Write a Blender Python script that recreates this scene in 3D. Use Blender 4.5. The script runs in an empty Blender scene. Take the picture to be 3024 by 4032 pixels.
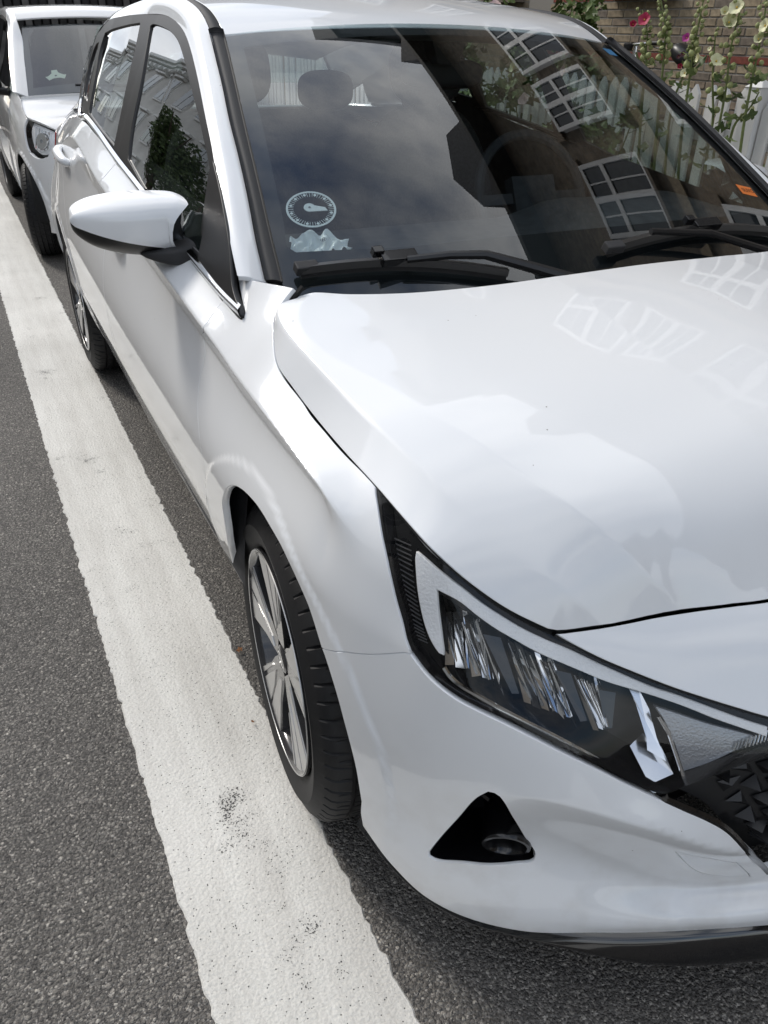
import bpy, bmesh, math, random
import numpy as np
from mathutils import Vector, Matrix, Euler
from mathutils.geometry import delaunay_2d_cdt
rnd = random.Random(7)
scene = bpy.context.scene
COL = scene.collection
# ------------------------------------------------------------------ camera
camd = bpy.data.cameras.new('camera'); cam = bpy.data.objects.new('camera', camd); COL.objects.link(cam)
camd.sensor_fit = 'VERTICAL'; camd.sensor_height = 36.0; camd.lens = 3091.83 / 4032 * 36.0
camd.clip_start = 0.05; camd.clip_end = 2000
_r = ((.89571874, -.44413541, .02077691), (.21569074, .47491132, .85319209), (.38880001, .75973876, -.52118286))
cam.matrix_world = Matrix(((_r[0][0], _r[1][0], -_r[2][0], -1.18059), (_r[0][1], _r[1][1], -_r[2][1], -.26553),
                           (_r[0][2], _r[1][2], -_r[2][2], 1.34662), (0, 0, 0, 1)))
scene.camera = cam
# ------------------------------------------------------------------ sky and sun
SUN_EL, SUN_AZ = math.radians(41), math.radians(-24)      # azimuth from +Y towards +X
w = bpy.data.worlds.new('World'); scene.world = w; w.use_nodes = True
nt = w.node_tree; nt.nodes.clear()
def wn(t, **k):
    n = nt.nodes.new(t)
    for a, b in k.items(): setattr(n, a, b)
    return n
sky = wn('ShaderNodeTexSky', sky_type='NISHITA', sun_disc=False, sun_elevation=SUN_EL, sun_rotation=SUN_AZ, air_density=1.0, dust_density=1.2, ozone_density=1.0)
tc = wn('ShaderNodeTexCoord'); mp = wn('ShaderNodeMapping'); mp.inputs['Scale'].default_value = (1.0, 1.0, 2.0); mp.inputs['Location'].default_value = (3.1, .7, .2)
no = wn('ShaderNodeTexNoise'); no.inputs['Scale'].default_value = 2.3; no.inputs['Detail'].default_value = 8; no.inputs['Roughness'].default_value = .58
rp = wn('ShaderNodeValToRGB'); rp.color_ramp.elements[0].position = .36; rp.color_ramp.elements[1].position = .58
no2 = wn('ShaderNodeTexNoise'); no2.inputs['Scale'].default_value = 4.5; no2.inputs['Detail'].default_value = 6
cr = wn('ShaderNodeValToRGB'); cr.color_ramp.elements[0].position = .3; cr.color_ramp.elements[0].color = (4.4, 4.75, 5.3, 1); cr.color_ramp.elements[1].position = .68; cr.color_ramp.elements[1].color = (8.9, 9.0, 9.1, 1)
mx = wn('ShaderNodeMix', data_type='RGBA')
bg = wn('ShaderNodeBackground'); bg.inputs['Strength'].default_value = .128
wo = wn('ShaderNodeOutputWorld')
L = nt.links.new
L(tc.outputs['Generated'], mp.inputs['Vector']); L(mp.outputs[0], no.inputs['Vector']); L(mp.outputs[0], no2.inputs['Vector'])
L(no.outputs['Fac'], rp.inputs['Fac']); L(no2.outputs['Fac'], cr.inputs['Fac'])
L(rp.outputs['Color'], mx.inputs['Factor']); L(sky.outputs['Color'], mx.inputs['A']); L(cr.outputs['Color'], mx.inputs['B'])
L(mx.outputs['Result'], bg.inputs['Color']); L(bg.outputs[0], wo.inputs['Surface'])
sd = bpy.data.lights.new('sun', 'SUN'); sd.energy = 1.5; sd.angle = math.radians(11); sd.color = (1, .95, .87)
sun = bpy.data.objects.new('sun', sd); COL.objects.link(sun)
_sv = Vector((math.sin(SUN_AZ) * math.cos(SUN_EL), math.cos(SUN_AZ) * math.cos(SUN_EL), math.sin(SUN_EL)))
sun.rotation_euler = (-_sv).to_track_quat('-Z', 'Y').to_euler(); sun.location = (2, 12, 14)
scene.view_settings.view_transform = 'Standard'; scene.view_settings.look = 'None'; scene.view_settings.gamma = 1; scene.view_settings.use_curve_mapping = False
scene.view_settings.exposure = 0.52
scene.cycles.max_bounces = 10; scene.cycles.transparent_max_bounces = 16; scene.cycles.glossy_bounces = 6
# ------------------------------------------------------------------ materials
def new_mat(name):
    m = bpy.data.materials.new(name); m.use_nodes = True
    return m, m.node_tree, m.node_tree.nodes['Principled BSDF']
def pbr(name, col, rough=.5, metal=0, coat=0, spec=.5, bump=None, var=None, trans=0, sss=0, coat_rough=.03):
    """bump=(scale, strength, distance); var=(scale, amount) colour variation"""
    m, t, b = new_mat(name)
    b.inputs['Base Color'].default_value = (*col, 1); b.inputs['Roughness'].default_value = rough; b.inputs['Metallic'].default_value = metal
    b.inputs['Coat Weight'].default_value = coat; b.inputs['Coat Roughness'].default_value = coat_rough; b.inputs['Specular IOR Level'].default_value = spec
    if trans: b.inputs['Transmission Weight'].default_value = trans
    if sss: b.inputs['Subsurface Weight'].default_value = sss; b.inputs['Subsurface Radius'].default_value = (.01, .008, .005)
    if bump or var:
        c = t.nodes.new('ShaderNodeTexCoord')
    if bump:
        n = t.nodes.new('ShaderNodeTexNoise'); n.inputs['Scale'].default_value = bump[0]; n.inputs['Detail'].default_value = 4
        bp = t.nodes.new('ShaderNodeBump'); bp.inputs['Strength'].default_value = bump[1]; bp.inputs['Distance'].default_value = bump[2]
        t.links.new(c.outputs['Object'], n.inputs['Vector']); t.links.new(n.outputs['Fac'], bp.inputs['Height']); t.links.new(bp.outputs[0], b.inputs['Normal'])
    if var:
        n = t.nodes.new('ShaderNodeTexNoise'); n.inputs['Scale'].default_value = var[0]; n.inputs['Detail'].default_value = 5
        r = t.nodes.new('ShaderNodeValToRGB'); a = var[1]
        r.color_ramp.elements[0].position = .3; r.color_ramp.elements[1].position = .7
        r.color_ramp.elements[0].color = (*[x * (1 - a) for x in col], 1); r.color_ramp.elements[1].color = (*[min(1, x * (1 + a)) for x in col], 1)
        t.links.new(c.outputs['Object'], n.inputs['Vector']); t.links.new(n.outputs['Fac'], r.inputs['Fac']); t.links.new(r.outputs[0], b.inputs['Base Color'])
    return m
def thin_glass(name, tint, refl=1.0, rough=0.0, ior=1.5):
    """pane of glass: clear with a tint, mirror reflection by Fresnel from both faces"""
    m = bpy.data.materials.new(name); m.use_nodes = True; t = m.node_tree; t.nodes.clear()
    tr = t.nodes.new('ShaderNodeBsdfTransparent'); tr.inputs[0].default_value = (*tint, 1)
    gl = t.nodes.new('ShaderNodeBsdfGlossy'); gl.inputs['Roughness'].default_value = rough; gl.inputs['Color'].default_value = (1, 1, 1, 1)
    fr = t.nodes.new('ShaderNodeFresnel'); fr.inputs['IOR'].default_value = ior
    ge_ = t.nodes.new('ShaderNodeNewGeometry'); io = t.nodes.new('ShaderNodeMapRange'); io.inputs['To Min'].default_value = ior; io.inputs['To Max'].default_value = 1 / ior   # a pane reflects alike from both sides
    t.links.new(ge_.outputs['Backfacing'], io.inputs['Value']); t.links.new(io.outputs[0], fr.inputs['IOR'])
    mu = t.nodes.new('ShaderNodeMath'); mu.operation = 'MULTIPLY'; mu.inputs[1].default_value = refl; mu.use_clamp = True
    mx = t.nodes.new('ShaderNodeMixShader'); o = t.nodes.new('ShaderNodeOutputMaterial')
    t.links.new(fr.outputs[0], mu.inputs[0]); t.links.new(mu.outputs[0], mx.inputs[0]); t.links.new(tr.outputs[0], mx.inputs[1]); t.links.new(gl.outputs[0], mx.inputs[2]); t.links.new(mx.outputs[0], o.inputs[0])
    return m
M = {}
def car_paint(name, col, cr_=.012):
    """white clear-coated paint with a few chips and a film of road dirt near the ground"""
    m = pbr(name, col, .32, 0, 1.0, .4, coat_rough=cr_); t = m.node_tree; b = t.nodes['Principled BSDF']; n = t.nodes.new; l = t.links.new
    c = n('ShaderNodeTexCoord'); v = n('ShaderNodeTexVoronoi'); v.inputs['Scale'].default_value = 38; l(c.outputs['Object'], v.inputs['Vector'])
    s = n('ShaderNodeSeparateColor'); l(v.outputs['Color'], s.inputs[0]); a = n('ShaderNodeMath'); a.operation = 'GREATER_THAN'; a.inputs[1].default_value = .86; l(s.outputs[0], a.inputs[0])
    d = n('ShaderNodeMath'); d.operation = 'LESS_THAN'; d.inputs[1].default_value = .045; l(v.outputs['Distance'], d.inputs[0]); k = n('ShaderNodeMath'); k.operation = 'MULTIPLY'; l(a.outputs[0], k.inputs[0]); l(d.outputs[0], k.inputs[1])
    x = n('ShaderNodeSeparateXYZ'); l(c.outputs['Object'], x.inputs[0]); mr = n('ShaderNodeMapRange'); mr.inputs['From Min'].default_value = .55; mr.inputs['From Max'].default_value = .15; l(x.outputs['Z'], mr.inputs['Value'])
    no_ = n('ShaderNodeTexNoise'); no_.inputs['Scale'].default_value = 14; no_.inputs['Detail'].default_value = 7; l(c.outputs['Object'], no_.inputs['Vector']); r = n('ShaderNodeValToRGB'); r.color_ramp.elements[0].position = .45; r.color_ramp.elements[1].position = .75; l(no_.outputs['Fac'], r.inputs['Fac'])
    q = n('ShaderNodeMath'); q.operation = 'MULTIPLY'; l(mr.outputs[0], q.inputs[0]); l(r.outputs[0], q.inputs[1]); q2 = n('ShaderNodeMath'); q2.operation = 'MULTIPLY'; q2.inputs[1].default_value = .35; l(q.outputs[0], q2.inputs[0])
    m1 = n('ShaderNodeMix'); m1.data_type = 'RGBA'; m1.inputs['A'].default_value = (*col, 1); m1.inputs['B'].default_value = (.40, .36, .30, 1); l(q2.outputs[0], m1.inputs['Factor'])
    m2 = n('ShaderNodeMix'); m2.data_type = 'RGBA'; m2.inputs['B'].default_value = (.22, .20, .18, 1); l(m1.outputs['Result'], m2.inputs['A']); l(k.outputs[0], m2.inputs['Factor']); l(m2.outputs['Result'], b.inputs['Base Color'])
    ad = n('ShaderNodeMath'); ad.operation = 'MULTIPLY_ADD'; ad.inputs[1].default_value = .5; ad.inputs[2].default_value = cr_; l(q2.outputs[0], ad.inputs[0]); l(ad.outputs[0], b.inputs['Coat Roughness'])
    return m
M['paint'] = car_paint('white_car_paint', (.845, .862, .882))
M['paint2'] = car_paint('white_car_paint_second', (.83, .835, .835), .02)
M['gloss_black'] = pbr('gloss_black_plastic', (.005, .005, .006), .22, 0, .5, .4, coat_rough=.02)
M['satin_black'] = pbr('satin_black_trim', (.012, .012, .013), .38, 0, 0, .5)
M['rough_black'] = pbr('grained_black_plastic', (.035, .035, .037), .6, 0, 0, .4, bump=(900, .6, .0006))
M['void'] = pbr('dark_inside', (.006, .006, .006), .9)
M['frit'] = pbr('black_glass_band', (.006, .007, .009), .5, 0, 0, .3)
M['rubber'] = pbr('tyre_rubber', (.011, .011, .012), .62, 0, 0, .35, bump=(250, .25, .0006), var=(14, .3))
M['lip_black'] = pbr('polished_black_lip', (.004, .004, .005), .12, 0, 1.0, .5, coat_rough=.01)
M['lamp_black'] = pbr('lamp_black', (.005, .005, .006), .42, 0, 0, .25)
M['bright_chrome'] = pbr('bright_chrome', (.88, .89, .90), .14, 1)
M['chrome'] = pbr('chrome', (.78, .79, .80), .06, 1)
M['alu'] = pbr('machined_alloy', (.58, .58, .58), .36, 1)
M['rim_dark'] = pbr('dark_rim_paint', (.045, .045, .048), .22, .3, .6)
M['rim_grey'] = pbr('grey_barrel', (.16, .16, .165), .4, .6)
M['glass'] = thin_glass('window_glass', (.66, .73, .74), 1.6)
M['glass_side'] = thin_glass('side_window_glass', (.58, .66, .63), 2.2)
M['lens'] = thin_glass('lamp_cover', (.95, .955, .96), .55)
M['light_guide'] = pbr('frosted_light_guide', (.90, .905, .91), .3, 0, .5, .6, bump=(260, .8, .0016))
M['turn_lens'] = pbr('prismatic_lens', (.30, .31, .33), .18, .45, .5, .6, bump=(300, .7, .001))
M['interior'] = pbr('dark_interior', (.045, .046, .05), .75, 0, 0, .3, var=(30, .25))
M['seat'] = pbr('seat_cloth', (.06, .061, .066), .85, 0, 0, .25, var=(120, .3))
M['headliner'] = pbr('grey_headliner', (.30, .30, .29), .9)
M['red_lamp'] = pbr('red_lamp', (.42, .012, .012), .1, 0, .8)
M['blue_sticker'] = pbr('blue_sticker', (.035, .15, .30), .5)
M['orange_sticker'] = pbr('orange_sticker', (.75, .20, .04), .5)
M['ink'] = pbr('black_ink', (.01, .01, .01), .6)
M['paper'] = pbr('white_print', (.80, .84, .84), .5)
M['film'] = pbr('white_plastic_film', (.82, .84, .84), .35, 0, .3, sss=.1)
# ------------------------------------------------------------------ meshes
def put(name, me, mat=None, parent=None):
    o = bpy.data.objects.new(name, me); COL.objects.link(o)
    if mat: me.materials.append(mat)
    if parent: o.parent = parent
    return o
def mesh(name, v, f, mat=None, parent=None, smooth=False, normals=None):
    me = bpy.data.meshes.new(name); me.from_pydata([tuple(map(float, p)) for p in v], [], [tuple(map(int, q)) for q in f]); me.update()
    if smooth:
        me.polygons.foreach_set('use_smooth', [True] * len(me.polygons))
        if normals is not None: me.normals_split_custom_set_from_vertices([tuple(map(float, n)) for n in normals])
    return put(name, me, mat, parent)
def thing(name, label, cat, loc=(0, 0, 0), rz=0, group=None):
    o = bpy.data.objects.new(name, None); COL.objects.link(o); o.location = loc; o.rotation_euler = (0, 0, rz); o.empty_display_size = .1
    tag(o, label, cat, group); return o
def tag(o, label=None, cat=None, group=None, kind=None):
    for k, v in (('label', label), ('category', cat), ('group', group), ('kind', kind)):
        if v: o[k] = v
    return o
class MB:
    """collects simple solids into one mesh"""
    def __init__(s): s.v = []; s.f = []
    def add(s, v, f):
        n = len(s.v); s.v += [tuple(map(float, p)) for p in v]; s.f += [tuple(i + n for i in q) for q in f]; return s
    def box(s, c, d, rot=None):
        x, y, z = d[0] / 2, d[1] / 2, d[2] / 2
        P = [Vector(p) for p in ((-x, -y, -z), (x, -y, -z), (x, y, -z), (-x, y, -z), (-x, -y, z), (x, -y, z), (x, y, z), (-x, y, z))]
        if rot is not None: P = [rot @ p for p in P]
        return s.add([p + Vector(c) for p in P], [(0, 3, 2, 1), (4, 5, 6, 7), (0, 1, 5, 4), (1, 2, 6, 5), (2, 3, 7, 6), (3, 0, 4, 7)])
    def tube(s, pts, r, n=8, cap=True):
        pts = [Vector(p) for p in pts]; R = r if hasattr(r, '__len__') else [r] * len(pts); rings = []
        up = Vector((0, 0, 1))
        for i, p in enumerate(pts):
            t = (pts[min(i + 1, len(pts) - 1)] - pts[max(i - 1, 0)]).normalized()
            if abs(t.dot(up)) > .95: up = Vector((1, 0, 0)) if abs(t.x) < .9 else Vector((0, 1, 0))
            a = t.cross(up).normalized(); b = a.cross(t).normalized(); up = b
            rings.append([p + (a * math.cos(2 * math.pi * k / n) + b * math.sin(2 * math.pi * k / n)) * R[i] for k in range(n)])
        v = [q for g in rings for q in g]; f = []
        for i in range(len(pts) - 1):
            for k in range(n):
                f.append((i * n + k, i * n + (k + 1) % n, (i + 1) * n + (k + 1) % n, (i + 1) * n + k))
        if cap: f += [tuple(range(n))[::-1], tuple((len(pts) - 1) * n + k for k in range(n))]
        return s.add(v, f)
    def lathe(s, prof, n=48, axis='X', c=(0, 0, 0), a0=0, a1=2 * math.pi):
        full = abs(a1 - a0 - 2 * math.pi) < 1e-6; m = n if full else n + 1; v = []; f = []
        for i in range(m):
            a = a0 + (a1 - a0) * i / n; ca, sa = math.cos(a), math.sin(a)
            for (h, r) in prof:
                p = {'X': (h, r * ca, r * sa), 'Y': (r * ca, h, r * sa), 'Z': (r * ca, r * sa, h)}[axis]
                v.append((p[0] + c[0], p[1] + c[1], p[2] + c[2]))
        k = len(prof)
        for i in range(n):
            j = (i + 1) % m
            for q in range(k - 1): f.append((i * k + q, j * k + q, j * k + q + 1, i * k + q + 1))
        return s.add(v, f)
    def prism(s, poly, d, axis='X', h0=0.0):
        """2D polygon extruded along an axis from h0 to h0+d"""
        n = len(poly)
        def P(q, h): return {'X': (h, q[0], q[1]), 'Y': (q[0], h, q[1]), 'Z': (q[0], q[1], h)}[axis]
        v = [P(q, h0) for q in poly] + [P(q, h0 + d) for q in poly]
        return s.add(v, [tuple(range(n))[::-1], tuple(range(n, 2 * n))] + [(i, (i + 1) % n, n + (i + 1) % n, n + i) for i in range(n)])
    def build(s, name, mat, parent=None, smooth=False, bevel=0, fix=True):
        o = mesh(name, s.v, s.f, mat, parent)
        if fix or bevel:
            bm = bmesh.new(); bm.from_mesh(o.data); bmesh.ops.remove_doubles(bm, verts=bm.verts, dist=1e-6); bmesh.ops.recalc_face_normals(bm, faces=bm.faces)
            if bevel:
                ed = [e for e in bm.edges if len(e.link_faces) == 2 and e.calc_face_angle(0) > .5]
                bmesh.ops.bevel(bm, geom=ed, offset=bevel, segments=2, affect='EDGES', profile=.6)
            bm.to_mesh(o.data); bm.free()
        if smooth:
            o.data.polygons.foreach_set('use_smooth', [True] * len(o.data.polygons)); o.data.set_sharp_from_angle(angle=math.radians(40))
        return o
def cat_open(P, n=8):
    P = [np.array(p, float) for p in P]
    if len(P) < 3: return P
    Q = [2 * P[0] - P[1]] + P + [2 * P[-1] - P[-2]]; out = []
    for i in range(1, len(Q) - 2):
        p0, p1, p2, p3 = Q[i - 1:i + 3]
        d = [max(1e-9, float(np.linalg.norm(a - b))) ** .5 for a, b in ((p0, p1), (p1, p2), (p2, p3))]
        t0, t1, t2, t3 = 0, d[0], d[0] + d[1], sum(d)
        for k in range(n):
            t = t1 + (t2 - t1) * k / n
            A1 = (t1 - t) / (t1 - t0) * p0 + (t - t0) / (t1 - t0) * p1; A2 = (t2 - t) / (t2 - t1) * p1 + (t - t1) / (t2 - t1) * p2; A3 = (t3 - t) / (t3 - t2) * p2 + (t - t2) / (t3 - t2) * p3
            B1 = (t2 - t) / (t2 - t0) * A1 + (t - t0) / (t2 - t0) * A2; B2 = (t3 - t) / (t3 - t1) * A2 + (t - t1) / (t3 - t1) * A3
            out.append((t2 - t) / (t2 - t1) * B1 + (t - t1) / (t2 - t1) * B2)
    return out + [P[-1]]
def resample(P, step=None, n=None):
    P = np.array(P, float); l = np.concatenate([[0], np.cumsum(np.linalg.norm(np.diff(P, axis=0), axis=1))])
    if n is None: n = max(2, int(round(l[-1] / step)) + 1)
    q = np.linspace(0, l[-1], n)
    return np.stack([np.interp(q, l, P[:, k]) for k in range(P.shape[1])], 1)
# ---- curved-surface panels: region of a parametric surface, meshed finely, with a folded edge
def inside(poly, pts):
    x, y = pts[:, 0], pts[:, 1]; r = np.zeros(len(pts), bool); n = len(poly)
    for i in range(n):
        (x1, y1), (x2, y2) = poly[i], poly[(i + 1) % n]
        if y1 == y2: continue
        c = ((y1 > y) != (y2 > y)) & (x < (x2 - x1) * (y - y1) / (y2 - y1) + x1); r ^= c
    return r
def loop_of(segs, step, inset=0.0, ccw=True):
    out = []
    for sg in segs:
        s = np.array(sg, float)
        q = resample(cat_open(s) if len(s) > 2 else s, step); out.append(q[:-1])
    P = np.concatenate(out); area = .5 * np.sum(P[:, 0] * np.roll(P[:, 1], -1) - np.roll(P[:, 0], -1) * P[:, 1])
    if (area < 0) == ccw: P = P[::-1]
    d = np.linalg.norm(P - np.roll(P, 1, axis=0), axis=1); P = P[d > step * .15]
    if inset:
        t = np.roll(P, -1, axis=0) - np.roll(P, 1, axis=0); t /= np.maximum(1e-9, np.linalg.norm(t, axis=1))[:, None]
        P = P + np.stack([-t[:, 1], t[:, 0]], 1) * inset
    return P
def patch(name, surf, segs, step=.01, off=0.0, mat=None, parent=None, holes=(), lines=(), inset=.0018, skirt=.012, mirror=False, both=False, skirt_only_holes=False):
    """surf.pos(U,off) and surf.nrm(U) take N x 2 arrays"""
    outer = loop_of(segs, step, inset); loops = [outer]
    for h in holes: loops.append(loop_of(h, step * .7, -inset if inset else 0))
    mn, mx = outer.min(0), outer.max(0)
    gx = np.arange(mn[0] - step, mx[0] + step, step); gy = np.arange(mn[1] - step, mx[1] + step, step * .866)
    g = np.array([(a + (step / 2 if j % 2 else 0), b) for j, b in enumerate(gy) for a in gx])
    g = g[inside(outer, g)]
    for h in loops[1:]: g = g[~inside(h, g)]
    allb = np.concatenate(loops); lp = []
    for ln in lines:
        q = resample(ln, step * .6); ok = inside(outer, q)
        for h in loops[1:]: ok &= ~inside(h, q)
        runs = []; cur = []
        for i, k in enumerate(ok):
            if k and np.min(np.linalg.norm(allb - q[i], axis=1)) > step * .35: cur.append(q[i])
            else:
                if len(cur) > 1: runs.append(np.array(cur))
                cur = []
        if len(cur) > 1: runs.append(np.array(cur))
        lp += runs
    near = np.concatenate([allb] + lp) if lp else allb
    keep = np.ones(len(g), bool)
    for i in range(0, len(g), 400):
        dd = np.min(np.linalg.norm(g[i:i + 400, None, :] - near[None], axis=2), axis=1); keep[i:i + 400] = dd > step * .5
    g = g[keep]
    V = []; E = []; F = []
    for l in loops:
        b = len(V); V += [tuple(p) for p in l]; n = len(l); E += [(b + i, b + (i + 1) % n) for i in range(n)]
    for l in lp:
        b = len(V); V += [tuple(p) for p in l]; E += [(b + i, b + i + 1) for i in range(len(l) - 1)]
    V += [tuple(p) for p in g]
    r = delaunay_2d_cdt([Vector(p) for p in V], E, [], 0, 1e-6)
    U = np.array([tuple(p) for p in r[0]]); T = np.array([tuple(t) for t in r[2]])
    cen = U[T].mean(1); ok = inside(outer, cen)
    for h in loops[1:]: ok &= ~inside(h, cen)
    T = T[ok]
    A = U[T]; ar = (A[:, 1, 0] - A[:, 0, 0]) * (A[:, 2, 1] - A[:, 0, 1]) - (A[:, 2, 0] - A[:, 0, 0]) * (A[:, 1, 1] - A[:, 0, 1])
    T = T[np.abs(ar) > 1e-10]; ar = ar[np.abs(ar) > 1e-10]; T[ar < 0] = T[ar < 0][:, ::-1]
    P = surf.pos(U, off); N = surf.nrm(U)
    f0 = P[T]; fn = np.cross(f0[:, 1] - f0[:, 0], f0[:, 2] - f0[:, 0]).sum(0); 
    sgn = np.sum(np.cross(f0[:, 1] - f0[:, 0], f0[:, 2] - f0[:, 0]) * N[T[:, 0]])
    if sgn < 0: T = T[:, ::-1]
    faces = [tuple(t) for t in T]; verts = list(P); norms = list(N)
    if skirt:
        cnt = {}
        for t in faces:
            for a, b in ((t[0], t[1]), (t[1], t[2]), (t[2], t[0])): cnt[(a, b)] = 1
        be = [e for e in cnt if (e[1], e[0]) not in cnt]
        r1 = {}; r2 = {}; inw = {}
        ed = {}
        for a, b in be:
            d = P[b] - P[a]; o = np.cross(d, N[a]); o /= max(1e-9, np.linalg.norm(o)); ed.setdefault(a, []).append(o); ed.setdefault(b, []).append(o)
        for k, os_ in ed.items():
            o = np.mean(os_, 0); o /= max(1e-9, np.linalg.norm(o))
            q = P[k] + o * .0012 - N[k] * .0012; r1[k] = len(verts); verts.append(q); nn = N[k] * .5 + o; norms.append(nn / np.linalg.norm(nn))
            q = P[k] + o * .0014 - N[k] * skirt; r2[k] = len(verts); verts.append(q); norms.append(o)
        for a, b in be:
            faces.append((b, a, r1[a], r1[b])); faces.append((r1[b], r1[a], r2[a], r2[b]))
    verts = np.array(verts); norms = np.array(norms); res = []
    for m in ((False, True) if both else (mirror,)):
        v = verts.copy(); nn = norms.copy(); ff = faces
        if m: v[:, 0] *= -1; nn[:, 0] *= -1; ff = [q[::-1] for q in faces]
        res.append(mesh(name, v, ff, mat, parent, True, nn))
    return res if both else res[0]
def loft(name, rows, mat=None, parent=None, nt=40, ns=8, sharp=None, skirt=.012, mirror=False, both=False, close=False, tension=1.0):
    """rows: list of 3D polylines; smooth along, across the rows smooth except at sharp rows (weight 0..1)"""
    R = np.array([resample(cat_open(r), n=nt) for r in rows]); k = len(rows); sh = sharp or [0] * k
    if k == 2: D0 = D1 = np.repeat((R[1] - R[0])[None], 2, 0)
    sec = R[1:] - R[:-1]; mid = np.zeros_like(R)
    for i in range(k):
        mid[i] = sec[0] if i == 0 else sec[-1] if i == k - 1 else .5 * (sec[i - 1] + sec[i])
    # natural ends
    V = []; 
    for i in range(k - 1):
        m0 = (1 - sh[i]) * mid[i] + sh[i] * sec[i]; m1 = (1 - sh[i + 1]) * mid[i + 1] + sh[i + 1] * sec[i]
        for j in range(ns + (1 if i == k - 2 else 0)):
            t = j / ns; V.append((2 * t**3 - 3 * t * t + 1) * R[i] + (t**3 - 2 * t * t + t) * m0 + (-2 * t**3 + 3 * t * t) * R[i + 1] + (t**3 - t * t) * m1)
    V = np.array(V); a, b = V.shape[:2]
    return grid_mesh(name, V, mat, parent, skirt, mirror, both)
def grid_mesh(name, V, mat, parent, skirt=0, mirror=False, both=False, want=None):
    a, b = V.shape[:2]
    du = np.gradient(V, axis=0); dv = np.gradient(V, axis=1); N = np.cross(du, dv); N /= np.maximum(1e-12, np.linalg.norm(N, axis=2))[:, :, None]
    idx = np.arange(a * b).reshape(a, b); faces = [(idx[i, j], idx[i + 1, j], idx[i + 1, j + 1], idx[i, j + 1]) for i in range(a - 1) for j in range(b - 1)]
    verts = V.reshape(-1, 3); N = N.reshape(-1, 3)
    if want is not None and np.sum(N @ np.array(want)) < 0: N = -N; faces = [f[::-1] for f in faces]
    verts = list(verts); norms = list(N)
    if skirt:
        ring = list(idx[0, :]) + list(idx[1:, -1]) + list(idx[-1, ::-1][1:]) + list(idx[::-1, 0][1:-1]); n = len(ring); cen = np.mean(verts, 0); r1 = []; r2 = []
        P = np.array(verts)
        for i, k in enumerate(ring):
            t = P[ring[(i + 1) % n]] - P[ring[i - 1]]; o = np.cross(t, N[k]); o /= max(1e-9, np.linalg.norm(o))
            if o @ (P[k] - cen) < 0: o = -o
            r1.append(len(verts)); verts.append(P[k] + o * .0012 - N[k] * .0012); q = N[k] * .5 + o; norms.append(q / np.linalg.norm(q))
            r2.append(len(verts)); verts.append(P[k] + o * .0014 - N[k] * skirt); norms.append(o)
        for i, k in enumerate(ring):
            j = (i + 1) % n; faces.append((ring[i], ring[j], r1[j], r1[i])); faces.append((r1[i], r1[j], r2[j], r2[i]))
    verts = np.array(verts); norms = np.array(norms); res = []
    for m in ((False, True) if both else (mirror,)):
        v = verts.copy(); nn = norms.copy(); ff = faces
        if m: v[:, 0] *= -1; nn[:, 0] *= -1; ff = [q[::-1] for q in faces]
        res.append(mesh(name, v, ff, mat, parent, True, nn))
    return res if both else res[0]
def mirrored(o, parent=None):
    """copy of an object with its mesh mirrored across the car's centre plane"""
    me = o.data.copy(); me.transform(Matrix.Scale(-1, 4, (1, 0, 0))); me.flip_normals()
    c = bpy.data.objects.new(o.name.split('.')[0], me); COL.objects.link(c); c.parent = parent or o.parent
    return c
# ---- body ribbon: a plan curve running round the car and a profile that changes along it
def _slopes(x, y):
    h = np.diff(x); hh = h if y.ndim == 1 else h[:, None]; d = np.diff(y, axis=0) / hh; m = np.zeros_like(y)
    w1 = 2 * hh[1:] + hh[:-1]; w2 = hh[1:] + 2 * hh[:-1]; a, b = d[:-1], d[1:]
    with np.errstate(all='ignore'): v = (w1 + w2) / (w1 / a + w2 / b)
    m[1:-1] = np.where(a * b > 0, v, 0); m[0] = d[0]; m[-1] = d[-1]; return m
def _herm(x, X, Y, ML, MR):
    i = np.clip(np.searchsorted(X, x) - 1, 0, len(X) - 2); h = X[i + 1] - X[i]; t = (x - X[i]) / h
    return (2 * t**3 - 3 * t * t + 1) * Y[i] + (t**3 - 2 * t * t + t) * h * MR[i] + (-2 * t**3 + 3 * t * t) * Y[i + 1] + (t**3 - t * t) * h * ML[i + 1]
def sstep(a, b, x):
    t = np.clip((x - a) / (b - a), 0, 1); return t * t * (3 - 2 * t)
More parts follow.
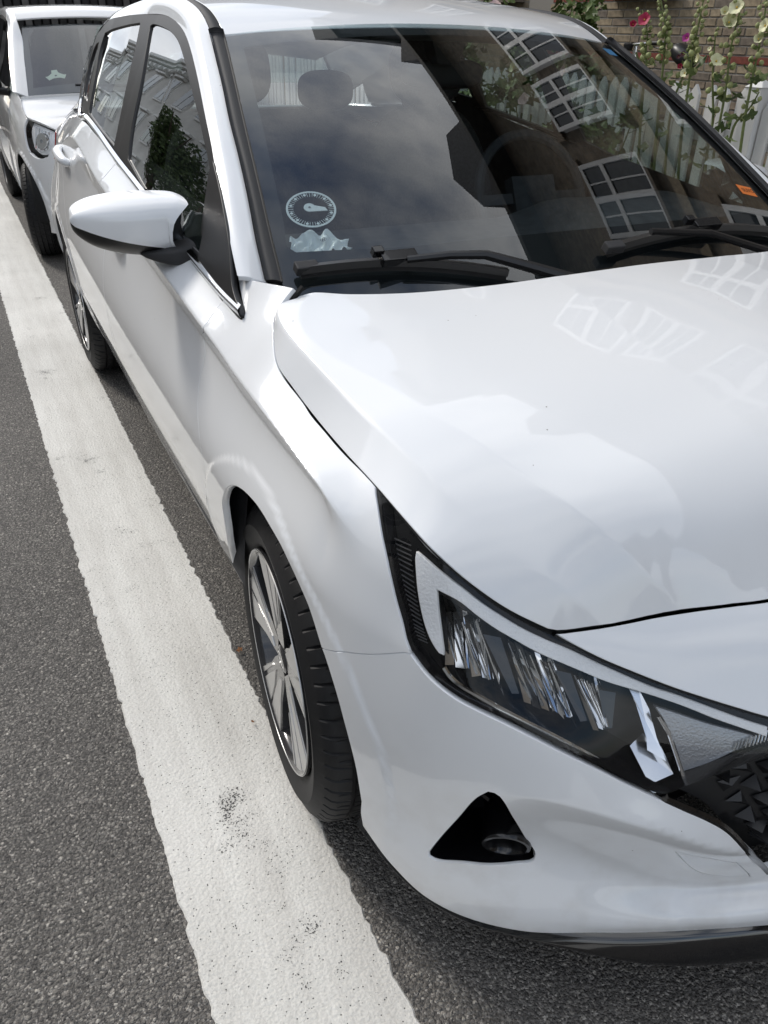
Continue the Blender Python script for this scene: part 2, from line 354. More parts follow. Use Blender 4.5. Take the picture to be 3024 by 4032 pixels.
class Ribbon:
    def __init__(s, plan, st, rows, sharp, arches=(), flare=.007, origin=(0, 0)):
        P = np.array(plan, float); out = []
        for i in range(1, len(P) - 2): out += [p for p in cat_open(P[i - 1:i + 3], 16)[16:32]]
        s.P = np.array(out + [P[-2]]); s.S = np.concatenate([[0], np.cumsum(np.linalg.norm(np.diff(s.P, axis=0), axis=1))])
        T = np.gradient(s.P, s.S, axis=0); T /= np.linalg.norm(T, axis=1)[:, None]; s.N = np.stack([-T[:, 1], T[:, 0]], 1)
        s.P = s.P + np.array(origin); s.oy = origin[1]
        st = np.array(st, float); rw = np.array(rows, float).reshape(len(st), -1); ms = _slopes(st, rw); s.k = rw.shape[1] // 2
        s.gs = np.linspace(0, s.S[-1], 1100); s.gz = np.linspace(.08, 1.2, 561); G = np.zeros((len(s.gs), len(s.gz))); s.zr = np.zeros((len(s.gs), s.k))
        for i, q in enumerate(s.gs):
            v = _herm(min(q, st[-1]), st, rw, ms, ms).reshape(-1, 2); z, d = v[:, 0], v[:, 1]; s.zr[i] = z
            m = _slopes(z, d); sec = np.diff(d) / np.diff(z); ml = m.copy(); mr = m.copy()
            for j, wf in sharp:
                w_ = float(wf(q)); ml[j] = (1 - w_) * m[j] + w_ * sec[j - 1]; mr[j] = (1 - w_) * m[j] + w_ * sec[j]
            zz = np.clip(s.gz, z[0], z[-1]); G[i] = _herm(zz, z, d, ml, mr) + np.maximum(0, s.gz - z[-1]) * sec[-1]
            y = np.interp(q, s.S, s.P[:, 1]) - s.oy
            for ay, az, r in arches:
                rr = np.hypot(y - ay, s.gz - az)
                G[i] += flare * (1 - sstep(r + .033, r + .041, rr)) * (1 - sstep(.70, .77, s.gz)) * sstep(.2, .34, s.gz)
        s.G = G
    def D(s, U):
        a = np.clip(U[:, 0], 0, s.gs[-1] - 1e-6) / (s.gs[1] - s.gs[0]); b = np.clip((U[:, 1] - s.gz[0]) / (s.gz[1] - s.gz[0]), 0, len(s.gz) - 1.001)
        i = a.astype(int); j = b.astype(int); i = np.minimum(i, len(s.gs) - 2); fa = a - i; fb = b - j
        return (s.G[i, j] * (1 - fa) + s.G[i + 1, j] * fa) * (1 - fb) + (s.G[i, j + 1] * (1 - fa) + s.G[i + 1, j + 1] * fa) * fb
    def pos(s, U, off=0):
        U = np.asarray(U, float).reshape(-1, 2); u = U[:, 0]; sg = np.where(u < 0, -1, 1); ua = np.abs(u); d = s.D(np.stack([ua, U[:, 1]], 1)) + off
        x = np.interp(ua, s.S, s.P[:, 0]) + np.interp(ua, s.S, s.N[:, 0]) * d; y = np.interp(ua, s.S, s.P[:, 1]) + np.interp(ua, s.S, s.N[:, 1]) * d
        return np.stack([np.where(sg < 0, -x, x), y, U[:, 1]], 1)
    def nrm(s, U):
        U = np.asarray(U, float).reshape(-1, 2); e = .004; a = np.array([e, 0]); b = np.array([0, e])
        n = np.cross(s.pos(U + b) - s.pos(U - b), s.pos(U + a) - s.pos(U - a)); return n / np.maximum(1e-12, np.linalg.norm(n, axis=1))[:, None]
    def row(s, j, a, b, n=60):
        q = np.linspace(a, b, n); return [(u, float(np.interp(abs(u), s.gs, s.zr[:, j]))) for u in q]
class Height:
    """surface z = f(x, y)"""
    def __init__(s, f): s.f = f
    def pos(s, U, off=0):
        U = np.asarray(U, float).reshape(-1, 2); p = np.stack([U[:, 0], U[:, 1], s.f(U[:, 0], U[:, 1])], 1)
        return p + (s.nrm(U) * off if off else 0)
    def nrm(s, U):
        e = 1e-3; x, y = U[:, 0], U[:, 1]; n = np.stack([-(s.f(x + e, y) - s.f(x - e, y)) / (2 * e), -(s.f(x, y + e) - s.f(x, y - e)) / (2 * e), np.ones(len(x))], 1)
        return n / np.linalg.norm(n, axis=1)[:, None]
class Side:
    """surface x = f(y, z), facing -x"""
    def __init__(s, f): s.f = f
    def pos(s, U, off=0):
        U = np.asarray(U, float).reshape(-1, 2); p = np.stack([s.f(U[:, 0], U[:, 1]), U[:, 0], U[:, 1]], 1)
        return p + (s.nrm(U) * off if off else 0)
    def nrm(s, U):
        e = 1e-3; y, z = U[:, 0], U[:, 1]; n = np.stack([-np.ones(len(y)), (s.f(y + e, z) - s.f(y - e, z)) / (2 * e), (s.f(y, z + e) - s.f(y, z - e)) / (2 * e)], 1)
        return n / np.linalg.norm(n, axis=1)[:, None]
# ------------------------------------------------------------------ measured shape of the near car (metres; body ribbon: arc length, height)
PLAN=[(.15,.04),(0,.03),(-.15,.04),(-.30,.075),(-.45,.13),(-.58,.20),(-.68,.275),(-.755,.36),(-.805,.45),(-.842,.56),(-.858,.70),(-.866,.85),(-.868,1.1),(-.870,1.5),(-.872,2.2),(-.868,3.0),(-.865,3.41),(-.845,3.75),(-.72,3.98),(-.4,4.03),(0,4.04),(.15,4.035)]
ST=[0,.42,.58,.71,.79,.86,.93,1.03,1.15,1.3,1.5,1.62,1.75,2.2,2.75,3.3,3.7,4.1,4.6,5.2]
LOW=[(.10,-.1),(.2,-.085),(.26,-.066),(.36,-.034),(.50,-.006)]
ROWS=[
[(.10,-.06),(.15,.0),(.20,.0),(.26,-.035),(.38,.0),(.47,-.01),(.55,-.04),(.63,-.10),(.715,-.18),(.75,-.26)],
[(.09,-.05),(.195,-.005),(.215,-.003),(.255,-.042),(.392,.003),(.455,-.012),(.53,-.035),(.60,-.075),(.70,-.155),(.73,-.22)],
[(.09,-.05),(.178,-.008),(.20,-.005),(.289,-.042),(.448,.005),(.487,-.015),(.56,-.045),(.645,-.09),(.693,-.135),(.723,-.195)],
[(.09,-.05),(.162,0),(.19,.0),(.325,-.03),(.475,.005),(.555,-.014),(.61,-.05),(.66,-.075),(.690,-.101),(.72,-.155)],
[(.09,-.05),(.157,.002),(.20,.005),(.33,-.01),(.46,.004),(.585,-.01),(.63,-.035),(.675,-.058),(.712,-.084),(.745,-.135)],
[(.09,-.05),(.166,.005),(.22,.006),(.32,.0),(.46,.004),(.605,-.004),(.66,-.025),(.705,-.045),(.747,-.070),(.78,-.12)],
[(.09,-.06),(.192,.003),(.23,.004),(.33,0),(.48,.004),(.64,-.008),(.69,-.022),(.735,-.034),(.785,-.060),(.81,-.10)],
[(.10,-.07),(.236,-.006),(.27,-.004),(.36,0),(.50,.004),(.64,-.002),(.72,-.018),(.757,-.030),(.815,-.078),(.84,-.11)],
[(.10,-.09),(.22,-.06),(.26,-.05),(.38,-.015),(.52,.0),(.66,.003),(.788,-.031),(.81,-.022),(.832,-.090),(.86,-.13)],
[(.10,-.1),(.2,-.08),(.24,-.07),(.36,-.02),(.50,-.004),(.64,.002),(.787,-.044),(.826,-.030),(.850,-.094),(.89,-.14)],
[(.10,-.1),(.2,-.085),(.25,-.07),(.36,-.035),(.50,-.008),(.62,.0),(.79,-.050),(.838,-.034),(.925,-.122),(.968,-.174)],
[(.10,-.1),(.2,-.085),(.25,-.07),(.36,-.036),(.50,-.008),(.62,.0),(.802,-.051),(.855,-.033),(.900,-.080),(.968,-.140)],
LOW+[(.62,.0),(.812,-.052),(.871,-.031),(.909,-.083),(.95,-.12)],
LOW+[(.63,.0),(.85,-.052),(.913,-.031),(.957,-.085),(1.0,-.12)],
LOW+[(.64,.0),(.90,-.050),(.968,-.033),(1.022,-.087),(1.06,-.12)],
LOW+[(.65,.0),(.96,-.04),(1.025,-.045),(1.085,-.095),(1.12,-.12)],
LOW+[(.66,.0),(.90,-.030),(.97,-.040),(1.06,-.105),(1.085,-.15)],
LOW+[(.66,-.005),(.86,-.055),(.97,-.078),(1.03,-.14),(1.055,-.18)],
[(.10,-.12),(.2,-.06),(.26,-.03),(.36,-.01),(.50,0),(.66,-.005),(.85,-.055),(.95,-.09),(1.02,-.15),(1.05,-.19)],
[(.10,-.12),(.2,-.06),(.26,-.03),(.36,-.01),(.50,0),(.66,.0),(.85,-.05),(.95,-.09),(1.02,-.15),(1.05,-.19)]]
B = {
 'arch': [(.9969,.2934),(1.0067,.3558),(1.0168,.3992),(1.0303,.4458),(1.0448,.4892),(1.0632,.5275),(1.0832,.56),(1.102,.5896),(1.1202,.6165),(1.1563,.6444),(1.2051,.6683),(1.2578,.6768),(1.3176,.6802),(1.3569,.6773),(1.3883,.6727),(1.4199,.6651),(1.4469,.655),(1.4799,.6333),(1.5093,.6033),(1.5329,.5694),(1.5391,.5442),(1.5513,.4961),(1.5801,.4389)],
 'seam_bf': [(1.0833,.5593),(1.0491,.5767),(1.0074,.5964),(.9655,.6186),(.9272,.6402)],
 'hl_bot': [(.9208,.6413),(.89,.6204),(.8475,.6025),(.8127,.5916),(.7784,.5814),(.7439,.5688),(.7094,.5547),(.6743,.539),(.6388,.5212),(.6061,.5033),(.5736,.4879)],
 'grille_edge': [(.5556,.48),(.5231,.4646),(.488,.448),(.4596,.4304),(.4326,.4028),(.3863,.3393),(.3282,.2625)],
 'hl_out': [(1.0674,.8163),(1.0398,.7994),(1.0135,.7778),(.9909,.7537),(.973,.7259),(.9589,.7005),(.9432,.6758),(.9319,.6551),(.9208,.6413)],
 'bon_side': [(1.5406,.9632),(1.539,.9507),(1.5344,.9367),(1.521,.9207),(1.4936,.9086),(1.4616,.8937),(1.4359,.8817),(1.4111,.8728),(1.3552,.8581),(1.2923,.8442),(1.2139,.8349),(1.1457,.8272),(1.0815,.8187)],
 'hl_top': [(1.0568,.8163),(.9841,.7992),(.9313,.7813),(.8892,.7581),(.8496,.7352),(.8114,.7142),(.7723,.6972),(.7338,.6834)],
 'nose_low': [(.7209,.6783),(.6938,.6683),(.6553,.6539),(.6182,.6416),(.5815,.6301),(.5449,.619),(.5081,.6084),(.4601,.5948),(.4129,.5823)],
 'hl_in': [(.4131,.5335),(.4674,.515),(.5163,.4955),(.5525,.4823)],
 'bon_front': [(.7308,.6838),(.6964,.686),(.6585,.6879),(.6215,.6902),(.5821,.6934),(.543,.6962),(.5032,.6986),(.449,.7011),(.394,.7029)],
 'fog': [(.7851,.4599),(.7741,.4602),(.7641,.4475),(.7488,.4076),(.7271,.3499),(.7064,.3109),(.7092,.2995),(.7344,.2941),(.7649,.2888),(.8115,.2817),(.8537,.2678),(.8641,.2699),(.8599,.2855),(.8439,.3279),(.8226,.3797),(.8003,.4375)],
 'tow': [(.5143,.3753),(.4875,.3702),(.4552,.3617),(.4183,.3433),(.3818,.2932),(.3582,.2631),(.3921,.2705),(.4253,.2789),(.4508,.2926),(.4761,.3185)],
 'seam_fd': [(1.7089,.9051),(1.7016,.8855),(1.6886,.8704),(1.685,.8604),(1.7657,.8178),(1.7456,.7865),(1.7461,.7462),(1.7329,.7172),(1.7113,.6851),(1.6838,.6498),(1.6708,.6233)],
 'sail': [(1.7089,.9051),(1.6554,.9012),(1.6047,.8993),(1.5961,.9007),(1.6002,.906),(1.6117,.9123),(1.6411,.9211),(1.6784,.9333),(1.7154,.9463)],
 'pillar_base': [(1.7154,.9463),(1.6754,.9501),(1.6371,.9545),(1.6032,.9583),(1.57,.9612),(1.5425,.9632)],
 'belt': [(1.5995,.8993),(1.7113,.9061),(1.8857,.9218),(2.4384,.9885),(2.7287,1.0195),(2.9928,1.0556),(3.2237,1.0776),(4.117,1.0556)],
 'door_seam': [(2.7168,1.0163),(2.7248,1.0026),(2.7207,.9819),(2.7344,.6857),(2.7463,.6273),(2.6921,.603)],
 'drl': [(.9555,.7656),(.9364,.7594),(.9079,.7474),(.8754,.7311),(.8534,.719),(.8206,.7025),(.7885,.6875),(.744,.6711),(.7003,.6572),(.6434,.6363),(.5791,.614),(.5433,.6046),(.5,.5911),(.4572,.5772),(.4285,.5684),(.4062,.5625),(.4075,.5513),(.4426,.5623),(.4857,.5756),(.5281,.5902),(.571,.6026),(.6416,.62),(.686,.6344),(.7404,.652),(.7835,.6696),(.8151,.6833),(.8478,.7004),(.879,.7172),(.9117,.7276),(.906,.7075),(.8977,.6845),(.8796,.6447),(.8835,.6444),(.8997,.6557),(.9189,.6784),(.9338,.7072),(.946,.7384),(.9552,.7613)],
 'chrome_line': [(.8761,.6283),(.8659,.6194),(.8493,.6107),(.8281,.6032),(.7653,.5794),(.703,.5549),(.6609,.5332),(.6266,.5135),(.5974,.4986),(.568,.4831),(.5618,.4785)],
 'chrome_line2': [(.5618,.4785),(.5193,.4887),(.5258,.5068),(.5479,.5547),(.5656,.5777)],
 'chrome_big': [(.6084,.5932),(.5888,.5877),(.5717,.5667),(.5605,.5382),(.547,.5146),(.5325,.4924),(.5675,.4845),(.5941,.5155),(.5742,.5256),(.5755,.538),(.5917,.5713)],
 'turn_lens': [(.5688,.5838),(.5383,.5762),(.496,.5642),(.4527,.5539),(.4159,.5449),(.432,.534),(.4473,.5281),(.488,.5097),(.5206,.4982),(.527,.5134),(.5476,.5568)],
 'proj_up': [(.9107,.6815),(.8477,.6773),(.7554,.6372),(.6814,.6128),(.6353,.5971)],
 'proj_low': [(.8775,.6357),(.7936,.6081),(.7064,.5756),(.6428,.5591),(.6305,.5541)],
 'ribs_l': [(1.0091,.7671),(.9913,.7455),(.9736,.7204),(.9584,.6955),(.9417,.6694),(.9263,.651)],
 'ribs_r': [(.9654,.7671),(.9534,.7427),(.942,.7135),(.9311,.6889),(.9172,.6662),(.906,.6506)],
 'lip_white': [(.742,.1638),(.6785,.1755),(.5993,.1829),(.5216,.195),(.4428,.2034),(.3815,.2064),(.3375,.2143)],
}
C3 = {
 'trim_out': [(-.5938,1.8258,1.3366),(-.6026,1.7735,1.3114),(-.6129,1.7159,1.2827),(-.6278,1.631,1.2388),(-.6501,1.5179,1.1766),(-.6654,1.4197,1.1207),(-.6838,1.3166,1.0586),(-.7031,1.2235,.9993),(-.7098,1.1829,.9731),(-.7165,1.141,.9457)],
 'trim_in': [(-.5676,1.8171,1.3371),(-.5805,1.7472,1.3031),(-.5948,1.6748,1.2664),(-.6164,1.5643,1.2075),(-.6351,1.4658,1.1522),(-.6532,1.3646,1.0928),(-.6796,1.2141,.9994),(-.6863,1.1703,.9713),(-.6936,1.1263,.9424)],
 'frame_out': [(-.7511,2.9336,1.1294),(-.728,2.983,1.1829),(-.7039,2.9882,1.2388),(-.6826,2.9935,1.2848),(-.6644,2.9716,1.3239),(-.6514,2.8374,1.3577),(-.6441,2.5771,1.3717),(-.6274,2.3095,1.3764),(-.6198,2.1603,1.374),(-.6205,2.0467,1.3619),(-.6273,1.937,1.3396),(-.6386,1.8482,1.3093),(-.6609,1.7184,1.2523),(-.6866,1.5853,1.1863),(-.7047,1.4877,1.1373),(-.7136,1.446,1.1135),(-.7306,1.3461,1.0651),(-.7528,1.2383,1.0037),(-.7678,1.1549,.9599)],
 'glass_f': [(-.7689,2.0856,1.0429),(-.7449,2.1204,1.1063),(-.6983,2.1559,1.2135),(-.6336,2.2502,1.3477),(-.6305,2.2339,1.3513),(-.6283,2.1386,1.3465),(-.6292,2.0398,1.3355),(-.635,1.9542,1.3169),(-.6465,1.87,1.2868),(-.6681,1.7401,1.2298),(-.6863,1.6261,1.1799),(-.7042,1.5237,1.1304),(-.7151,1.4637,1.0996),(-.739,1.4355,1.0424),(-.76,1.408,.9879),(-.7703,1.5444,.9783),(-.7717,1.8129,1.0073)],
 'glass_r': [(-.763,2.7171,1.1038),(-.7274,2.7448,1.1905),(-.6872,2.8033,1.2757),(-.663,2.7991,1.3256),(-.6597,2.6713,1.3372),(-.6481,2.5038,1.3482),(-.6368,2.3593,1.3545),(-.6643,2.3251,1.299),(-.7099,2.2928,1.2023),(-.7485,2.2716,1.1116),(-.7706,2.2677,1.055),(-.7684,2.5395,1.0838)],
 'sail3': [(-.715,1.441,1.1142),(-.7206,1.4433,1.1025),(-.7419,1.4158,1.0517),(-.7624,1.3836,.9989)],
 'header': [(-.4824,1.8246,1.3495),(-.3311,1.8094,1.3607),(-.087,1.7918,1.3677),(.234,1.8117,1.3696)],
}
# ------------------------------------------------------------------ white hatchback in front
CAR = thing('parked_hatchback', 'white five-door hatchback parked nearest, filling the frame, with black mirror foot and alloy wheels', 'car', group='white cars parked along the line')
SK = Ribbon(PLAN, ST, ROWS, [(7, lambda q: sstep(1.0, 1.12, q)), (6, lambda q: .85 * sstep(1.05, 1.2, q)), (4, lambda q: .85 * (1 - sstep(.72, .82, q))), (1, lambda q: .8)], [(.83, .315, .362), (3.41, .315, .375)], .0045)
def gfun(X, Y):
    yp = Y - .2 * X * X; t = (yp - 1.03) / .77
    return .394 + .528 * yp + .028 * (1 - (X / .7)**2) + .018 * 4 * t * (1 - t)
WS = Height(gfun)
_ZB = ([.9, 1.1, 1.2, 1.376, 1.912, 2.217, 2.46, 2.68, 3.03, 3.6], [.88, .897, .905, .922, .99, 1.02, 1.057, 1.08, 1.10, 1.14])
_XB = ([.9, 1.1, 2.2, 2.7, 3.05, 3.6], [.788, .788, .786, .776, .755, .70])
def sxf(Y, Z):
    h = Z - np.interp(Y, *_ZB); return -(np.interp(Y, *_XB) - .36 * h - .30 * h * h)
SD = Side(sxf)
P_ = M['paint']; R_ = B
yS = lambda y: y + .5125                                  # arc length of a point on the side
# --- front bumper
low = SK.row(1, 0, .997, 90)
bumper_half = [low, [low[-1], (1.0, .262), R_['arch'][0]], R_['arch'][:7], R_['seam_bf'] + [R_['hl_bot'][0]], R_['hl_bot'], [R_['hl_bot'][-1]] + R_['grille_edge'], [R_['grille_edge'][-1], (.28, .270), (.18, .258), (0, .25)]]
mir = lambda sg: [[(-a, b) for a, b in q] for q in sg]
full = bumper_half + [[(-a, b) for a, b in q[::-1]] for q in bumper_half[::-1]]
# closed outline: right half forward, left half back
creases = 0
tow_seg = [R_['tow'][0:4], R_['tow'][3:6], R_['tow'][5:8], R_['tow'][7:] + R_['tow'][:1]]
fog_seg = [R_['fog'] + R_['fog'][:1]]
def band(j, a, b, n=60, e=.0035):
    q = SK.row(j, a, b, n); return [q, [(u, z + e) for u, z in q], [(u, z - e) for u, z in q]]
def mirseg(sg): return [[(-a, b) for a, b in q] for q in sg]
bump = patch('front_bumper', SK, full, .011, 0, P_, CAR, holes=[fog_seg, tow_seg, mirseg(fog_seg)], inset=.0024, lines=band(4, .575, .78, 40) + band(4, -.78, -.575, 40) + [SK.row(2, -.98, .98, 160)], skirt=.02)
patch('towing_eye_cover', SK, tow_seg, .008, .0004, P_, bump, skirt=.006, inset=.0012)
# nose panel between bonnet and lamps
nl = R_['nose_low']; bf = R_['bon_front']
nose = [bf + [(.30, .709), (.15, .717), (0, .72)], [(0, .72), (-.15, .717), (-.30, .709)] + [(-a, b) for a, b in bf[::-1]], [(-bf[0][0], bf[0][1]), (-nl[0][0], nl[0][1])], [(-a, b) for a, b in nl] + [(-.36, .572), (-.2, .585), (0, .592)], [(0, .592), (.2, .585), (.36, .572)] + nl[::-1], [nl[0], bf[0]]]
patch('nose_panel', SK, nose, .012, 0, P_, CAR, skirt=.02, inset=.0022)
# --- lower splitter lip
def strip(name, surf_pts, mat, parent, both=False, **k): return loft(name, surf_pts, mat, parent, both=both, **k)
def srow(q, off): return [tuple(SK.pos(np.array([[u, z]]), 0)[0] + np.append(SK_n(u) * off, 0)) for u, z in q]
def SK_n(u): return np.array([np.interp(abs(u), SK.S, SK.N[:, 0]) * (1 if u >= 0 else -1), np.interp(abs(u), SK.S, SK.N[:, 1])])
qs = np.linspace(-1.01, 1.01, 121); lowz = {float(u): z for u, z in zip(qs, [np.interp(abs(u), SK.gs, SK.zr[:, 1]) for u in qs])}
def rib(u, d, z):
    n = SK_n(u); return (np.interp(abs(u), SK.S, SK.P[:, 0]) * (1 if u >= 0 else -1) + n[0] * d, np.interp(abs(u), SK.S, SK.P[:, 1]) + n[1] * d, z)
fl = lambda u: 1 - sstep(.42, .74, abs(u))
rws = [[rib(u, -.02, lowz[u] + .006) for u in qs], [rib(u, -.004 + .006 * fl(u), lowz[u] - .010) for u in qs], [rib(u, .000 + .016 * fl(u), lowz[u] - .014 - .036 * fl(u)) for u in qs], [rib(u, -.004 + .018 * fl(u), lowz[u] - .020 - .044 * fl(u)) for u in qs], [rib(u, -.06, lowz[u] - .022 - .042 * fl(u)) for u in qs]]
loft('lower_splitter', [[tuple(p) for p in r] for r in rws], M['lip_black'], CAR, nt=140, ns=4, sharp=[0, .6, .8, .8, 0], skirt=0)
# --- fog / air-curtain recess
for mm in (False, True):
    rec = patch('fog_recess', SK, fog_seg, .012, -.11, M['gloss_black'], CAR, inset=-.004, skirt=0, mirror=mm)
    lp = loop_of(fog_seg, .008); a = SK.pos(lp, -.004); b = SK.pos(lp, -.11); n = len(lp)
    if mm: a = a * np.array([-1, 1, 1]); b = b * np.array([-1, 1, 1])
    mesh('recess_wall', list(a) + list(b), [(i, (i + 1) % n, n + (i + 1) % n, n + i) if mm else (i, n + i, n + (i + 1) % n, (i + 1) % n) for i in range(n)], M['gloss_black'], rec, True)
    c0 = SK.pos(np.array([[.772, .352]]), -.11)[0]; c1 = SK.pos(np.array([[.752, .322]]), -.004)[0]
    ax = Vector(c1 - c0); Lh = ax.length; q = Vector((0, 0, 1)).rotation_difference(ax); mb = MB()
    mb.lathe([(0, .039), (Lh - .012, .036), (Lh - .004, .0375), (Lh, .036), (Lh, .031), (Lh - .004, .029), (Lh - .05, .026), (Lh - .051, .0)], 36, 'Z')
    mb.v = [tuple((q @ Vector(v)) + Vector(c0)) for v in mb.v]
    if mm: mb.v = [(-x, y, z) for x, y, z in mb.v]
    mb.build('fog_tube', M['gloss_black'], rec, True)
    mb = MB()
    for i, (u, z) in enumerate(((.80, .36), (.775, .372), (.748, .385))):
        p = SK.pos(np.array([[u, z + .03]]), -.06)[0]; mb.box(p if not mm else p * np.array([-1, 1, 1]), (.045, .03, .006), Euler((.2, .3, .5)).to_matrix())
    mb.build('recess_fin', M['gloss_black'], rec)
# --- grille: dark backing and wedge shaped pieces
ge = R_['grille_edge']
gr_half = [[(0, .25), (.18, .258), (.28, .270), ge[-1]], ge[::-1] + [R_['hl_in'][-1]], R_['hl_in'][::-1] + [(.36, .548)], [(.36, .548), (.36, .572), (.2, .585), (0, .592)]]
gr_full = gr_half + [[(-a, b) for a, b in q[::-1]] for q in gr_half[::-1]]
grille = patch('grille', SK, gr_full, .02, -.055, M['satin_black'], CAR, inset=-.01, skirt=0)
gpoly = loop_of(gr_full, .02, .006)
me_w = None; cnt = 0
for j in range(13):
    for i in range(-13, 14):
        u = i * .038 + (.019 if j % 2 else 0); z = .262 + j * .026
        tri = [(u - .019, z), (u + .019, z + .008), (u - .004, z + .024)] if (i + j) % 2 else [(u - .019, z + .022), (u + .017, z + .014), (u + .004, z - .002)]
        if not inside(gpoly, np.array(tri)).all(): continue
        base = SK.pos(np.array(tri), -.052); top = SK.pos(np.array([[u - .004, z + .012]]), -.022 - .012 * ((i * 7 + j * 3) % 3))[0]
        mesh('grille_piece', list(base) + [top], [(0, 1, 3), (1, 2, 3), (2, 0, 3)], M['satin_black'], grille); cnt += 1
rim_in = loop_of(gr_half, .02)
mb = MB(); mb.tube([tuple(p) for p in SK.pos(np.array([q for q in resample(cat_open([R_['hl_in'][-1]] + ge), .012)]), -.006)], .006, 6); mb.build('grille_edge_trim', M['gloss_black'], grille, True)
# --- front wing
arch = R_['arch']; sfd = R_['seam_fd']
arch_rear = [arch[-1], (1.625, .375), (1.667, .29), (1.672, .25)]
seam_low = [sfd[-1], (1.672, .55), (1.688, .45), (1.712, .36), (1.735, .30)]
wing = [arch[6:] , [arch[-1]] + arch_rear[1:], [arch_rear[-1], (1.735, .25), seam_low[-1]], seam_low[::-1], sfd[::-1], R_['sail'], R_['pillar_base'], R_['bon_side'] + [R_['hl_out'][0]], R_['hl_out'], [R_['hl_out'][-1]] + R_['seam_bf'][::-1] + [arch[6]]]
patch('front_wing', SK, wing, .0095, 0, P_, CAR, lines=band(7, 1.0, 1.75, 80) + band(6, 1.1, 1.75, 70), both=True, skirt=.014, inset=.0007)
# --- doors, sill, rear quarter
belt = [(a, b) for a, b in R_['belt']]
bx = [p[0] for p in belt]; bz = [p[1] for p in belt]
def beltz(u): return float(np.interp(u, bx, bz))
dsm = [(2.722, beltz(2.722)), (2.735, .95), (2.75, .82), (2.752, .68), (2.745, .5), (2.735, .40), (2.735, .30)]
fd = [seam_low[::-1] + sfd[::-1][1:], [sfd[0]] + [(u, beltz(u)) for u in np.linspace(1.75, 2.70, 9)] + [dsm[0]], dsm, [dsm[-1], (2.2, .30), seam_low[-1]]]
fdoor = patch('front_door', SK, fd, .012, 0, P_, CAR, lines=band(7, 1.6, 2.8, 60) + band(6, 1.6, 2.8, 60), both=True, inset=.0028)
dr2 = [(3.60, 1.088), (3.63, 1.0), (3.60, .85), (3.545, .70), (3.49, .58), (3.455, .45), (3.45, .30)]
rd = [dsm[::-1], [dsm[0]] + [(u, beltz(u)) for u in np.linspace(2.8, 3.44, 8)] + [dr2[0]], dr2, [dr2[-1], (3.1, .30), dsm[-1]]]
rdoor = patch('rear_door', SK, rd, .014, 0, P_, CAR, lines=band(7, 2.6, 3.7, 50), both=True, inset=.0024)
sill = [[(1.69, .195), (2.5, .19), (3.46, .195)], [(3.46, .195), (3.452, .296)], [(3.452, .296), (2.5, .296), (1.74, .296)], [(1.74, .296), (1.69, .245), (1.69, .195)]]
patch('side_sill', SK, sill, .014, 0, P_, CAR, both=True, skirt=.05)
ra = [(yS(3.41) + .372 * math.cos(a), .315 + .372 * math.sin(a)) for a in np.linspace(math.radians(197), math.radians(-17), 40)]
ra = [(a, b) for a, b in ra]
quarter = [[(3.452, .296), (3.46, .20), ra[0]], ra, [ra[-1], (4.5, .24), (5.0, .26), (5.62, .27)], [(5.62, .27), (5.62, 1.03)], [(5.62, 1.03), (5.0, 1.03), (4.4, 1.04), (4.1, 1.05), (3.9, 1.065), (3.60, 1.088)], dr2]
patch('rear_quarter', SK, quarter, .02, 0, P_, CAR, both=True)
tl = [[(4.16, .955), (4.45, .97), (4.75, .95)], [(4.75, .95), (4.75, .85)], [(4.75, .85), (4.45, .83), (4.20, .85)], [(4.20, .85), (4.16, .955)]]
patch('tail_lamp', SK, tl, .015, .004, M['red_lamp'], CAR, both=True, skirt=.02, inset=0)
# door handles: grip bar over a shallow scoop
def handle(u, z, par, m):
    n = SK.nrm(np.array([[u, z]]))[0]
    pts = [SK.pos(np.array([[u + a, z + b]]), o)[0] for a, b, o in ((-.105, -.014, -.006), (-.085, -.010, .012), (-.03, -.002, .022), (.04, .008, .022), (.085, .012, .012), (.11, .014, -.006))]
    pts = cat_open(pts, 5); mb = MB(); rad = [.011 + .007 * math.sin(math.pi * i / (len(pts) - 1)) for i in range(len(pts))]
    mb.tube([p if not m else p * np.array([-1, 1, 1]) for p in pts], rad, 10); h = mb.build('door_handle', P_, par, True)
    cup = [[tuple(SK.pos(np.array([[u + .085 * r * math.cos(t), z + .034 * r * math.sin(t)]]), .0012 + .002 * (r == 1) - (0 if r == 1 else 0))[0] * (np.array([-1, 1, 1]) if m else 1)) for t in np.linspace(0, 2 * math.pi, 25)] for r in (1, .75, .3)]
    return h
for m in (False, True):
    handle(yS(2.09), .845, fdoor[int(m)], m); handle(yS(3.0), .945, rdoor[int(m)], m)
# black tubes sunk in the shut lines, standing in for the shade there
def gap_shade(pts, depth=-.008, rad=.0035):
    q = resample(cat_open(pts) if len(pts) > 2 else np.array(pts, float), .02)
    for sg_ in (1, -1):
        P = SK.pos(q, depth); P[:, 0] *= sg_; mb = MB(); mb.tube([tuple(p) for p in P], rad, 5); mb.build('gap_shade_tube', M['void'], CAR, True)
for pts in (R_['seam_bf'], sfd + seam_low[1:], dsm, dr2, R_['hl_out'], [(1.74, .298), (2.4, .298), (3.45, .298)], R_['bon_front']): gap_shade(pts)
gap_shade(R_['bon_side'], -.018, .005)
